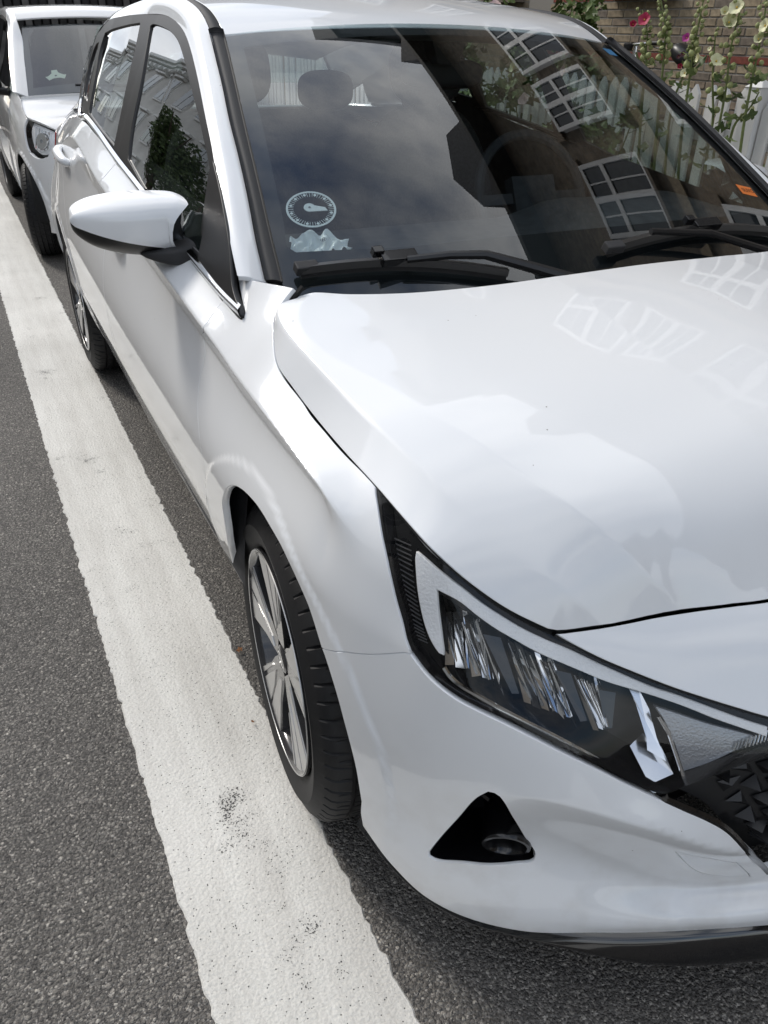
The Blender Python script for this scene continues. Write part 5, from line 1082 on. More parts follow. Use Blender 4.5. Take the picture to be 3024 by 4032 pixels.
def leaf_mesh(name, seed, lobes=5):
    r = random.Random(seed); n = 25; v = [(0, 0, 0)]; f = []
    for ring, rr in ((1, .5), (2, 1.0)):
        for i in range(n):
            a = -2.75 + 5.5 * i / (n - 1); k = 1 + (.20 * math.cos(a * lobes * .92) + r.uniform(-.04, .04)) * (ring - 1)
            v.append((rr * k * .5 * math.sin(a), rr * k * .5 * math.cos(a), .05 * rr * rr - .10 * rr * abs(math.sin(a * 2.3)) + r.uniform(-.02, .02)))
    for i in range(n - 1): f += [(0, 1 + i + 1, 1 + i), (1 + i, 2 + i, 1 + n + i + 1, 1 + n + i)]
    me = bpy.data.meshes.new(name); me.from_pydata(v, [], f); me.polygons.foreach_set('use_smooth', [True] * len(me.polygons)); return me
def flower_mesh(name, seed, cup=.35):
    r = random.Random(seed); v = []; f = []; n = 30; rings = [(.03, -.5), (.25, -.30), (.6, -.08), (.88, .02), (1.0, .06)]
    for q, (rr, h) in enumerate(rings):
        for i in range(n):
            a = 2 * math.pi * i / n; pet = .07 * math.cos(5 * a) * rr; ruf = .07 * rr**3 * math.sin(17 * a + seed) + r.uniform(-.02, .02) * rr
            v.append(((rr + pet) * math.cos(a), (rr + pet) * math.sin(a), h * (cup / .35) + ruf))
    for q in range(len(rings) - 1):
        for i in range(n): f.append((q * n + i, q * n + (i + 1) % n, (q + 1) * n + (i + 1) % n, (q + 1) * n + i))
    me = bpy.data.meshes.new(name); me.from_pydata(v, [], f); me.polygons.foreach_set('use_smooth', [True] * len(me.polygons)); return me
def bud_mesh():
    mb = MB(); pr = [(-.5, .02), (-.45, .25), (-.2, .46), (.1, .48), (.35, .33), (.55, .10), (.6, 0)]; mb.lathe(pr, 10, 'Z'); o = mb.build('bud', None, None, True); me = o.data; bpy.data.objects.remove(o); return me
LEAF = [leaf_mesh('leaf', s) for s in range(4)]; LEAFD = [leaf_mesh('leaf', s + 10) for s in range(3)]; FLM = {}; BUD = bud_mesh(); BUD.materials.append(M['bud'])
for me in LEAF: me.materials.append(M['leaf'])
for me in LEAFD: me.materials.append(M['leaf_dark'])
def flo(col, k):
    if (col, k) not in FLM: me = flower_mesh('flower', k, (.35, .9)[k % 2]); me.materials.append(M['fl_' + col]); FLM[(col, k)] = me
    return FLM[(col, k)]
def inst(name, me, loc, rot, sc, parent):
    o = bpy.data.objects.new(name, me); COL.objects.link(o); o.location = loc; o.rotation_euler = rot; o.scale = (sc, sc, sc) if not hasattr(sc, '__len__') else sc; o.parent = parent; return o
GRP = 'hollyhocks growing along the white fence'
def hollyhock(label, pts, flowers=(), nbud=22, nleaf=7, seed=0, X=2.62, leafy=.075, big=4):
    """pts: (y, z) from low to high on the plane x = X; continues down to the soil"""
    r = random.Random(seed); base = (X + .16, pts[0][0] + .01, .12); P = [base] + [(X, y, z) for y, z in pts]; H = thing('hollyhock', label, 'flower', base, 0, GRP)
    P = [Vector(p) - Vector(base) for p in P]; C = [Vector(p) for p in cat_open(P, 6)]; mb = MB(); mb.tube(C, [.009 - .006 * i / len(C) for i in range(len(C))], 7); mb.build('stem', M['stem'], H, True)
    def onstem(t): 
        i = min(int(t * (len(C) - 1)), len(C) - 2); return C[i].lerp(C[i + 1], t * (len(C) - 1) - i)
    for i in range(nbud):
        t = .45 + .55 * (i / max(1, nbud - 1))**.9; a = i * 2.4 + r.uniform(-.4, .4); p = onstem(min(t, .999)); d = .022 + .012 * r.random(); s = (.036 - .018 * (t - .45) / .55) * r.uniform(.8, 1.15)
        q = p + Vector((math.cos(a) * d, math.sin(a) * d, .006)); inst('bud', BUD, q, (r.uniform(-.6, .6), r.uniform(-.6, .6), a), s, H)
        if i % 3 == 0: inst('leaf', LEAF[i % 4], p + Vector((math.cos(a + 1) * .02, math.sin(a + 1) * .02, 0)), (r.uniform(.2, .9), r.uniform(-.3, .3), a - .5), leafy * r.uniform(.35, .6), H)
    for i in range(nleaf):
        t = .12 + .5 * i / max(1, nleaf); a = i * 2.1 + r.uniform(-.5, .5); p = onstem(t); inst('leaf', (LEAF + LEAFD)[r.randrange(7)], p + Vector((math.cos(a) * .05, math.sin(a) * .05, r.uniform(-.02, .02))), (r.uniform(.1, 1.0), r.uniform(-.5, .5), a - 1.57), leafy * r.uniform(.6, 1.05), H)
    for i, (y, z, col, size, tilt) in enumerate(flowers):
        p = Vector((X - .03, y, z)) - Vector(base); o = inst('flower', flo(col, i % 2), p, (0, -1.25 + tilt * .4, .25 + tilt), size * .68, H)
        c_ = inst('flower_heart', BUD, (0, 0, -.25), (0, 0, 0), .28, o); c_.data = HEART
    return H
HEART = BUD.copy(); HEART.materials.clear(); HEART.materials.append(M['fl_heart'])
hollyhock('hollyhock with crimson flowers near its tip, left of the handlebar grip', [(3.860, 1.10), (3.866, 1.205), (3.89, 1.29), (3.904, 1.374), (3.98, 1.49)], [(3.918, 1.445, 'red', .052, .2), (4.005, 1.421, 'red', .030, .6)], 20, 5, 1)
hollyhock('tall budding hollyhock without flowers in front of the handlebar grip', [(3.71, 1.05), (3.718, 1.143), (3.736, 1.266), (3.754, 1.376), (3.791, 1.457), (3.86, 1.57)], [], 30, 6, 2)
hollyhock('hollyhock with one magenta flower and a yellow rosette, right of the black saddle', [(3.49, .95), (3.497, 1.082), (3.511, 1.24), (3.515, 1.362), (3.514, 1.466), (3.511, 1.56)], [(3.556, 1.357, 'mag', .034, .2), (3.444, 1.264, 'yel', .034, -.7), (3.521, 1.188, 'yel', .034, .1)], 28, 8, 3)
hollyhock('slim hollyhock with a single stalk of small buds above the pickets', [(3.26, .80), (3.268, .96), (3.335, 1.172), (3.367, 1.313), (3.381, 1.395)], [(3.372, 1.308, 'yel', .016, 0)], 9, 10, 4)
hollyhock('hollyhock with the largest pale yellow blooms beside the capped post', [(3.21, .80), (3.218, .953), (3.226, 1.125), (3.253, 1.305), (3.249, 1.43), (3.243, 1.53)], [(3.249, 1.499, 'yel', .055, .1), (3.272, 1.435, 'yel', .055, .7), (3.30, 1.258, 'yel', .055, .9), (3.318, 1.48, 'yel', .034, .5)], 24, 12, 5)
hollyhock('low leaning side shoot with two pale yellow buds in front of the gatepost', [(3.152, .943), (3.071, 1.046), (3.037, 1.121)], [(3.067, .999, 'yel', .020, .6), (3.029, 1.041, 'yel', .022, -.3)], 4, 3, 6, 2.66)
hollyhock('rightmost hollyhock with pale yellow flowers above the gate', [(3.05, .95), (3.064, 1.135), (3.069, 1.26), (3.077, 1.43), (3.10, 1.57)], [(3.045, 1.416, 'yel', .045, -.4), (3.06, 1.36, 'yel', .034, .3)], 26, 8, 7)
hollyhock('dark red hollyhock growing against the black bicycle saddle', [(3.70, 1.0), (3.66, 1.15), (3.63, 1.27), (3.60, 1.33)], [(3.66, 1.275, 'dark', .022, .1), (3.585, 1.30, 'dark', .024, -.4), (3.69, 1.262, 'dark', .018, .4), (3.665, 1.215, 'red', .022, .2)], 10, 6, 8, 2.72)
for i, (y, fl_, lb) in enumerate(((4.6, ('yel', 'pink'), 'hollyhock with a yellow bloom on top seen through the windscreen, nearer the dashboard'), (5.2, ('pink', 'yel'), 'hollyhock with a pink bloom on top seen through the windscreen, nearer the far headrest'))):
    hollyhock(lb, [(y, .6), (y + .05, 1.0), (y + .08, 1.25), (y + .06, 1.45)], [(y + .1, 1.30, fl_[0], .05, .2), (y + .02, 1.15, fl_[1], .05, -.4)], 16, 14, 20 + i, 2.62, .10)
def bush(name, label, cat, c, rad, n, flowers, seed, dark=.4, size=(.05, .10), group=None):
    r = random.Random(seed); B_ = thing(name, label, cat, c, 0, group); v = []; f = []; lv = [[tuple(q.co) for q in me.vertices] for me in LEAF]; lf = [[tuple(p.vertices) for p in me.polygons] for me in LEAF]; mi = []
    clumps = [(Vector((r.uniform(-1, 1) * rad[0], r.uniform(-1, 1) * rad[1], r.uniform(.08, 1) * rad[2])), r.uniform(.35, .6)) for _ in range(16)]
    for i in range(n):
        cc, cr_ = clumps[r.randrange(16)]; d = Vector((r.gauss(0, 1), r.gauss(0, 1), r.gauss(0, 1))).normalized() * cr_ * min(rad[0] * 1.3, rad[1]) * r.random()**.4; p = cc + d
        if p.z < .02: p.z = abs(p.z) + .02
        E_ = Euler((r.uniform(-1, 1), r.uniform(-1, 1), r.uniform(0, 6.3))).to_matrix() * r.uniform(*size); k = r.randrange(4); b = len(v); v += [tuple(E_ @ Vector(q) + p) for q in lv[k]]; f += [tuple(a + b for a in q) for q in lf[k]]; mi += [1 if r.random() < dark else 0] * len(lf[k])
    o = mesh('foliage', v, f, M['leaf'], B_, True); o.data.materials.append(M['leaf_dark']); o.data.polygons.foreach_set('material_index', mi); tag(o, kind='stuff')
    mb = MB()
    for cc, _ in clumps[:9]: mb.tube([(cc.x * .15, cc.y * .3, 0), (cc.x * .5, cc.y * .6, cc.z * .5), tuple(cc)], [.012, .008, .004], 5)
    mb.build('stem', M['stem'], B_, True)
    for (x, y, z, col, s) in flowers: inst('flower', flo(col, int(s * 1000) % 2), Vector((x, y, z)) - Vector(c), (0, -1.2 + r.uniform(-.4, .4), r.uniform(-.6, .8)), s, B_)
    return B_
bush('mallow_bush', 'leafy mallow bush with pale pink flowers beyond the car roof', 'bush', (3.7, 6.75, .12), (.40, 1.25, 1.42), 1500, [(3.35, 5.78, 1.50, 'pink', .05), (3.35, 5.74, 1.44, 'pink', .045), (3.3, 6.62, 1.56, 'pink', .06), (3.3, 6.55, 1.50, 'pink', .05), (3.3, 6.72, 1.55, 'red', .035), (3.3, 7.4, 1.6, 'red', .04), (3.3, 7.25, 1.62, 'pink', .05), (3.4, 6.1, 1.45, 'pink', .04)], 31)
for i, (x, y, ry, h) in enumerate(((3.75, 4.1, .5, .70), (3.8, 9.6, 1.2, 1.5))):
    bush('garden_shrub', ('low green shrub below the bicycle behind the pickets', 'tall green shrub at the far end of the garden')[i], 'shrub', (x, y, .12), (.4, ry, h), 650, [], 40 + i, .55)
for i, (y, ry, h) in enumerate(((4.75, .35, .95), (5.7, .45, 1.15), (4.2, .22, .80))):
    bush('mallow_plant', ('leafy mallow clump on the pavement side of the fence behind the far front window', 'taller mallow clump on the pavement side of the fence behind the far rear window', 'smallest mallow clump on the pavement side of the fence, nearest the capped post')[i], 'plant', (2.62, y, .12), (.16, ry, h), 420, [(2.45, y + .1, h + .02, 'pink', .04), (2.45, y - .2, h - .2, 'yel', .04)], 60 + i, .35, (.05, .10))
# fallen leaves
M['dry'] = pbr('dry_leaf', (.22, .09, .03), .8, var=(60, .3))
for i, (x, y, s, lab) in enumerate(((-.812, 1.235, .014, 'small dry brown leaf on the asphalt behind the front tyre'), (-.858, .99, .008, 'tiny brown leaf on the white line against the front tyre'))):
    me = LEAF[i].copy(); me.materials.clear(); me.materials.append(M['dry']); o = bpy.data.objects.new('fallen_leaf', me); COL.objects.link(o); o.location = (x, y, .012); o.scale = (s, s, s * 1.4); o.rotation_euler = (.3, -.2, i * 2.1); tag(o, lab, 'leaf', 'fallen leaves on the road')
# ------------------------------------------------------------------ bicycle behind the fence
BIKE = thing('bicycle', 'parked bicycle behind the fence with silver handlebar and black saddle cover', 'bicycle', (3.7, 4.9, .12))
bl = lambda x, y, z: (x - 3.7, y - 4.9, z - .12)
mb = MB(); mb.tube([bl(3.95, 5.42, 1.285), bl(3.80, 5.37, 1.283), bl(3.70, 5.209, 1.308), bl(3.66, 5.0, 1.318)], .012, 10); mb.build('handlebar', M['chrome'], BIKE, True)
mb = MB(); mb.tube([bl(3.66, 5.0, 1.318), bl(3.655, 4.97, 1.319)], .017, 12); mb.tube([bl(3.655, 4.97, 1.319), bl(3.63, 4.81, 1.322)], .016, 12); mb.tube([bl(3.67, 5.02, 1.305), bl(3.64, 4.86, 1.285)], .006, 6); mb.build('grip', M['satin_black'], BIKE, True)
mb = MB(); mb.tube([bl(3.72, 5.213, 1.308), bl(3.72, 5.20, 1.20), bl(3.74, 5.21, 1.0), bl(3.74, 5.27, .75)], [.018, .016, .018, .018], 10); mb.build('stem', M['chrome'], BIKE, True)
mb = MB(); mb.box(bl(3.72, 5.30, 1.29), (.05, .06, .05)); mb.build('bell', M['satin_black'], BIKE, False, .01)
mb = MB()
for a, b in (((3.74, 5.24, .88), (3.74, 4.74, .45)), ((3.74, 5.25, .80), (3.74, 4.66, .85)), ((3.74, 4.74, .45), (3.74, 4.62, 1.05)), ((3.74, 4.74, .45), (3.74, 4.25, .45)), ((3.74, 4.65, .85), (3.74, 4.25, .45)), ((3.74, 5.25, .8), (3.74, 5.42, .45))): mb.tube([bl(*a), bl(*b)], .015, 8)
mb.build('frame', M['satin_black'], BIKE, True)
for y in (5.42, 4.25):
    mb = MB(); mb.tube([bl(3.74, y + .325 * math.cos(a), .45 + .325 * math.sin(a)) for a in np.linspace(0, 2 * math.pi, 49)], .019, 8); wq = mb.build('wheel', M['rubber'], BIKE, True)
    mb = MB()
    for k in range(14): a = k * 2 * math.pi / 14; mb.tube([bl(3.74, y, .45), bl(3.74, y + .31 * math.cos(a), .45 + .31 * math.sin(a))], .002, 4)
    mb.build('spokes', M['chrome'], wq)
blob('saddle_cover', *bl(3.72, 4.69, 1.245), .075, .125, .062, M['satin_black'], BIKE, 2.3, rot=Euler((.45, 0, 0)).to_matrix())
# ------------------------------------------------------------------ second white car behind
C2 = thing('parked_small_car', 'smaller white hatchback parked behind, with clear headlamp and parking disc in its windscreen', 'car', (0, 0, 0), 0, 'white cars parked along the line')
OX, OY = -.012, 5.10
pl2 = [(.15, .015), (0, .01), (-.15, .015), (-.35, .04), (-.52, .09), (-.64, .165), (-.725, .27), (-.775, .40), (-.803, .58), (-.815, .85), (-.818, 1.5), (-.815, 2.6), (-.80, 3.2), (-.7, 3.5), (-.3, 3.56), (0, 3.56), (.15, 3.555)]
st2 = [0, .5, .75, .95, 1.2, 1.6, 2.2, 3.2, 4.4]
f2 = [(.10, -.06), (.19, 0), (.34, 0), (.50, 0), (.60, -.01), (.70, -.05), (.77, -.12), (.82, -.22)]
rows2 = [f2, f2, [(.10, -.06), (.20, 0), (.36, .004), (.52, .002), (.62, -.005), (.74, -.03), (.81, -.08), (.86, -.14)], [(.10, -.06), (.22, 0), (.36, .004), (.52, .004), (.64, -.002), (.78, -.02), (.855, -.06), (.90, -.11)],
         [(.10, -.08), (.22, -.03), (.36, .0), (.52, .006), (.66, .0), (.80, -.018), (.89, -.06), (.93, -.10)], [(.10, -.09), (.2, -.05), (.34, -.015), (.5, 0), (.66, .0), (.82, -.015), (.92, -.05), (.98, -.10)]] + [[(.10, -.09), (.2, -.05), (.34, -.015), (.5, 0), (.66, .0), (.84, -.012), (.95, -.05), (1.02, -.10)]] * 3
SK2 = Ribbon(pl2, st2, rows2, [(6, lambda q: .5)], [(.60, .29, .33), (3.0, .29, .33)], .010, (OX, OY))
P2 = M['paint2']; sl = 1.02 - .60   # arc length minus y on the side
def s_at(y): return float(np.interp(y + OY, SK2.P[:600, 1], SK2.S[:600])) if False else float(SK2.S[np.argmin(np.abs(SK2.P[:140, 1] - OY - y) + (SK2.P[:140, 0] > OX - .5) * 9)])
arc2 = [(s_at(.60) + .335 * math.cos(a), .30 + .335 * math.sin(a)) for a in np.linspace(math.radians(197), math.radians(-14), 36)]
hl2 = [[(.735, .655), (.70, .715), (.665, .78)], [(.665, .78), (.80, .815), (.93, .835), (.985, .845)], [(.985, .845), (.99, .80), (.975, .745), (.955, .70), (.92, .665)], [(.92, .665), (.86, .645), (.80, .64), (.735, .655)]]
lowb = [(u, .2) for u in np.linspace(0, arc2[0][0], 20)]
top2 = SK2.row(6, 0, .985, 30)
b2 = [lowb, [lowb[-1], arc2[0]], arc2[:10], [arc2[9], (.93, .655), (.92, .665)], hl2[3], hl2[0], [(.665, .78), (.5, .772), (.3, .772), (0, .772)]]
b2f = b2 + [[(-a, b) for a, b in q[::-1]] for q in b2[::-1]]
patch('front_bumper', SK2, b2f, .016, 0, P2, C2, skirt=.02)
hs2 = [(1.30, .928), (1.21, .905), (1.08, .872), (.985, .845)]
seam2 = [(s_at(1.02), .965), (s_at(1.03), .7), (s_at(1.0), .45), (s_at(.97), .24)]
w2 = [arc2[9:], [arc2[-1], seam2[-1]], seam2[::-1], [seam2[0], (s_at(.97), .972), (s_at(.90), .955), hs2[0]], hs2, hl2[2], [(.92, .665), (.93, .655), arc2[9]]]
patch('front_wing', SK2, w2, .016, 0, P2, C2, both=False)
for o in [c for c in C2.children if c.name.startswith('front_wing')]: pass
d2 = [seam2, [seam2[-1], (s_at(2.2), .24)], [(s_at(2.2), .24), (s_at(2.25), 1.0)], [(s_at(2.25), 1.0), (s_at(1.6), .985), seam2[0]]]
patch('front_door', SK2, d2, .025, 0, P2, C2)
q2 = [[(s_at(2.2), .24), (s_at(2.64), .24)], [(s_at(3.0) + .335 * math.cos(a), .30 + .335 * math.sin(a)) for a in np.linspace(math.radians(190), math.radians(-8), 30)], [(s_at(3.34), .26), (4.3, .28), (4.75, .3)], [(4.75, .3), (4.75, 1.0)], [(4.75, 1.0), (4.0, 1.02), (s_at(2.25), 1.0)], [(s_at(2.25), 1.0), (s_at(2.2), .24)]]
patch('rear_quarter', SK2, q2, .04, 0, P2, C2)
# far side as mirrored panels
for o in list(C2.children):
    if o.name.split('.')[0] in ('front_wing', 'front_door', 'rear_quarter'):
        me = o.data.copy(); me.transform(Matrix.Translation((2 * OX, 0, 0)) @ Matrix.Scale(-1, 4, (1, 0, 0))); me.flip_normals(); c_ = bpy.data.objects.new(o.name.split('.')[0], me); COL.objects.link(c_); c_.parent = C2
# bonnet
be = [tuple(p) for p in SK2.pos(np.array([(1.30, .930)] + hs2[1:] + [(.93, .836), (.80, .816), (.67, .784)]), 0)]
be = [(x + .004, y, z + .002) for x, y, z in be]
yb2 = lambda f: OY + .86 - .07 * (1 - f * f)
def brow(f):
    return [(OX + (p[0] - OX) * f, p[1] + ( -.10 * (1 - f * f) if i == 0 else -.20 * (1 - f) * (i / 6.)), p[2] + (.035 * (1 - f**2)) * (1 if i < 5 else .3)) for i, p in enumerate(be)]
loft('bonnet', [brow(f) for f in (1, .82, .5, 0)] + [[(2 * OX - x, y, z) for x, y, z in brow(f)] for f in (.5, .82, 1)], P2, C2, nt=40, ns=6, sharp=[0, .8, 0, 0, 0, .8, 0], skirt=.015)
# headlamps
for m in (False, True):
    fx_ = lambda v: (2 * OX - v[0], v[1], v[2]) if m else tuple(v)
    def pm_(name, segs, step, off, mat, par, **k):
        o = patch(name, SK2, segs, step, off, mat, par, **k)
        if m: o.data.transform(Matrix.Translation((2 * OX, 0, 0)) @ Matrix.Scale(-1, 4, (1, 0, 0))); o.data.flip_normals()
        return o
    h2 = pm_('headlamp', hl2, .014, -.055, M['rim_grey'], C2, inset=0, skirt=0)
    pm_('lamp_cover', hl2, .014, -.001, M['lens'], h2, inset=.002, skirt=0)
    pm_('reflector', [[(.742, .668), (.71, .72), (.685, .775)], [(.685, .775), (.80, .803), (.93, .825)], [(.93, .825), (.935, .76), (.90, .685)], [(.90, .685), (.82, .660), (.742, .668)]], .012, -.03, M['light_guide'], h2, inset=0, skirt=.012)
    ctr = SK2.pos(np.array([[.80, .735]]), -.02)[0]; nn = Vector(SK2.nrm(np.array([[.80, .735]]))[0]); q = Vector((0, 0, 1)).rotation_difference(nn); mb = MB(); mb.lathe([(0, .012), (.006, .012), (.006, .045), (.0, .048), (-.02, .05)], 28, 'Z'); mb.v = [fx_((q @ Vector(v)) + Vector(ctr)) for v in mb.v]; mb.build('reflector_bowl', M['chrome'], h2, True)
    rr = random.Random(5)
    for i in range(11):
        u = .74 + i * .015; mb = MB(); mb.tube([fx_(SK2.pos(np.array([[u, .675 + .004 * abs(i - 5)]]), -.024)[0]), fx_(SK2.pos(np.array([[u + .006, .78 + .003 * i]]), -.024)[0])], .0035, 5); mb.build('reflector_flute', M['chrome'] if i % 2 else M['light_guide'], h2, True)
# cabin
def g2(X, Y):
    x = X - OX; yp = Y - OY - .22 * x * x; return .955 + .555 * (yp - .80) + .02 * (1 - (x / .6)**2)
W2s = Height(g2)
def wp(x, y): return tuple(W2s.pos(np.array([[OX + x, OY + y]]), 0)[0])
a_out = [(-.715, .865), (-.690, 1.05), (-.660, 1.25), (-.632, 1.42), (-.612, 1.56)]
a_in = [(-.668, .875), (-.645, 1.05), (-.618, 1.25), (-.592, 1.42), (-.570, 1.55)]
wsp = [[(OX + x, OY + y) for x, y in a_in], [(OX + x, OY + 1.55 - .06 * (1 - (x / .57)**2)) for x in np.linspace(-.57, .57, 9)], [(OX - x, OY + y) for x, y in a_in[::-1]], [(OX + x, OY + .80 + .075 * (x / .668)**2) for x in np.linspace(.668, -.668, 9)]]
s2w = patch('windscreen', W2s, wsp, .04, 0, M['glass'], C2, skirt=0, inset=0)
hin = [[(OX + x * .93, OY + y + (.07 if i == 0 else -.05 if i == 4 else 0)) for i, (x, y) in enumerate(a_in)], [(OX + x, OY + 1.50 - .06 * (1 - (x / .53)**2)) for x in np.linspace(-.53, .53, 7)], [(OX - x * .93, OY + y + (.07 if i == 4 else -.05 if i == 0 else 0)) for i, (x, y) in enumerate(a_in[::-1])], [(OX + x, OY + .90 + .045 * (x / .62)**2) for x in np.linspace(.62, -.62, 7)]]
patch('black_glass_border', W2s, wsp, .04, -.004, M['frit'], s2w, holes=[hin], skirt=0, inset=.002)
for m in (False, True):
    fx_ = lambda v: (2 * OX - v[0], v[1], v[2]) if m else tuple(v)
    roofe = [(OX - .598, OY + 1.56, 1.372), (OX - .60, OY + 1.62, 1.405), (OX - .60, OY + 1.75, 1.432), (OX - .60, OY + 2.1, 1.452), (OX - .60, OY + 2.6, 1.45), (OX - .59, OY + 3.1, 1.42), (OX - .57, OY + 3.4, 1.37)]
    outr = [fx_(p) for p in [(OX - .755, OY + .92, .965), (OX - .735, OY + 1.1, 1.06), (OX - .705, OY + 1.3, 1.17), (OX - .675, OY + 1.48, 1.275), (OX - .652, OY + 1.62, 1.345), (OX - .648, OY + 1.85, 1.385), (OX - .648, OY + 2.4, 1.40), (OX - .66, OY + 3.0, 1.37), (OX - .70, OY + 3.3, 1.25), (OX - .72, OY + 3.42, 1.05)]]
    inr = [fx_(wp(*p)) for p in a_in[:-1]] + [fx_(p) for p in roofe]
    loft('roof_side_pillar', [outr, [tuple((np.array(a) + np.array(b)) / 2 + np.array([-.010 if not m else .010, -.006, .008])) for a, b in zip(resample(cat_open(outr), n=40), resample(cat_open(inr), n=40))], inr], P2, C2, nt=50, ns=6, skirt=.01)
    sw2 = [fx_(p) for p in [(OX - .765, OY + .98, .965), (OX - .73, OY + 1.16, 1.075), (OX - .70, OY + 1.36, 1.18), (OX - .672, OY + 1.55, 1.29), (OX - .656, OY + 1.75, 1.35), (OX - .652, OY + 2.1, 1.375), (OX - .66, OY + 2.9, 1.35), (OX - .71, OY + 3.2, 1.2)]]
    lowe = [fx_((OX - .765, OY + y, z)) for y, z in ((.98, .962), (1.4, .975), (1.9, .985), (2.6, .99), (3.2, 1.0))]
    loft('side_window', [sw2, lowe], M['glass_side'], C2, nt=30, ns=8, skirt=0)
    sg = 1 if m else -1
    mm_ = blob('door_mirror', OX + sg * .90, OY + 1.19, .985, .105, .06, .075, M['satin_black'], C2, 2.6)
    mb = MB(); mb.tube([(OX + sg * .76, OY + 1.14, .955), (OX + sg * .84, OY + 1.18, .955)], [.03, .025], 10); mb.build('mirror_arm', M['satin_black'], mm_, True)
re_ = lambda f: [(OX + (p[0] - OX) * f, p[1] - .06 * (1 - f * f) * (1 if i < 2 else 0), p[2] + .035 * (1 - f * f)) for i, p in enumerate(roofe)]
_ro = [(OX - .598, OY + 1.56, 1.372), (OX - .60, OY + 1.62, 1.405), (OX - .60, OY + 1.75, 1.432), (OX - .60, OY + 2.1, 1.452), (OX - .60, OY + 2.6, 1.45), (OX - .59, OY + 3.1, 1.42), (OX - .57, OY + 3.4, 1.37)]
loft('roof', [[(OX + (p[0] - OX) * f, p[1] - .055 * (1 - f * f) * (1 if i < 2 else 0), p[2] + .03 * (1 - f * f)) for i, p in enumerate(_ro)] for f in (1, .7, .35, 0, -.35, -.7, -1)], P2, C2, nt=40, ns=5, skirt=.01)
mb = MB(); mb.box((OX, OY + 1.12, .86), (1.28, .42, .16)); mb.box((OX, OY + 1.9, .35), (1.4, 2.2, .3)); mb.box((OX, OY + .75, .5), (.9, .9, .5)); mb.build('dashboard', M['interior'], C2, False, .03)
for x in (-.36, .34):
    s_ = blob('seat', OX + x, OY + 1.85, .86, .23, .09, .40, M['seat'], C2, 3.2, rot=Euler((-.25, 0, 0)).to_matrix(), taper=-.15)
    blob('head_restraint', OX + x, OY + 1.95, 1.20, .135, .06, .13, M['seat'], s_, 2.6)
mb = MB(); mb.tube([wp(-.36, .895), wp(-.1, .85), wp(.1, .83)], [.009, .010, .012], 8); mb.build('wiper', M['satin_black'], C2, True)
for (y, sgn) in ((.60, 1), (3.0, 1), (.60, -1), (3.0, -1)):
    hw = .0825; X_ = OX + sgn * -.735; ste = (-.15 if y < 1 else 0)
    mb = MB(); mb.lathe([(sgn * h, r) for h, r in ((-hw + .004, .19), (-hw - .001, .187), (-hw + .01, .178), (-hw + .03, .17), (-hw + .02, .06), (-hw + .015, 0))], 48, 'X'); wh = mb.build('wheel', M['rim_grey'], C2, True); wh.location = (X_, OY + y, .29); wh.rotation_euler = (0, 0, ste)
    tyre_mesh('tyre', .29, .165, .186, M['rubber'], wh, sgn)
for yy in (.60, 3.0):
    for sx in (-1, 1):
        mb = MB(); mb.lathe([(OX + sx * .80, .325), (OX + sx * .79, .338), (OX + sx * .55, .34), (OX + sx * .45, .05)], 36, 'X', (0, OY + yy, .30), math.radians(-5), math.radians(185)); mb.build('wheel_arch_liner', M['void'], C2, True, fix=False)
# parking discs, bag
def disc_frame(surf, x, y, off):
    p = Vector(surf.pos(np.array([[x, y]]), off)[0]); n = Vector(surf.nrm(np.array([[x, y]]))[0]); ex = Vector((1, 0, 0)); ex = (ex - n * ex.dot(n)).normalized(); ey = n.cross(ex); return p, ex, ey, n
p, ex, ey, n = disc_frame(WS, -.574, 1.269, -.010)
DISC = thing('parking_disc', 'round clear parking disc with white ring, ticks and pointer stuck inside the near windscreen', 'parking disc', p, 0, 'parking discs in windscreens')
mw = Matrix(((ex.x, ey.x, n.x, p.x), (ex.y, ey.y, n.y, p.y), (ex.z, ey.z, n.z, p.z), (0, 0, 0, 1))); DISC.matrix_world = mw
r0 = .050
mb = MB(); mb.lathe([(0, r0), (.0012, r0), (.0012, r0 - .0042), (0, r0 - .0042)], 64, 'Z'); mb.build('ring', M['paper'], DISC)
mb = MB()
for i in range(48):
    a = 2 * math.pi * i / 48
    if i % 4: mb.box((.0405 * math.cos(a), .0405 * math.sin(a), .0006), (.0105, .0009, .0006), Matrix.Rotation(a, 3, 'Z'))
mb.build('tick_marks', M['paper'], DISC)
for i in range(12):
    a = 2 * math.pi * i / 12; mb = MB(); mb.lathe([(.0003, .0), (.0009, .0), (.0009, .0030), (.0003, .0030)], 14, 'Z', (.041 * math.cos(a), .041 * math.sin(a), 0)); mb.box((.041 * math.cos(a), .041 * math.sin(a), .0006), (.0115, .0010, .0005), Matrix.Rotation(a, 3, 'Z')); mb.build('hour_mark', M['paper'], DISC)
hand = []
for a in np.linspace(.6, 2 * math.pi - 1.2, 18): hand.append((-.002 + .0115 * math.cos(a - .35), .004 + .0115 * math.sin(a - .35)))
mb = MB(); mb.prism(hand + [(.030, -.014), (.028, -.004)], .0014, 'Z', .001); mb.build('pointer', M['paper'], DISC)
mb = MB(); mb.lathe([(.0024, 0), (.0024, .0018), (.003, .0024)], 12, 'Z', (-.002, .004, 0)); mb.build('rivet', M['rim_grey'], DISC)
mb = MB(); mb.lathe([(-.0006, 0), (-.0006, r0 - .003)], 48, 'Z'); mb.build('clear_plate', thin_glass('clear_plastic', (.93, .95, .95), .15), DISC)
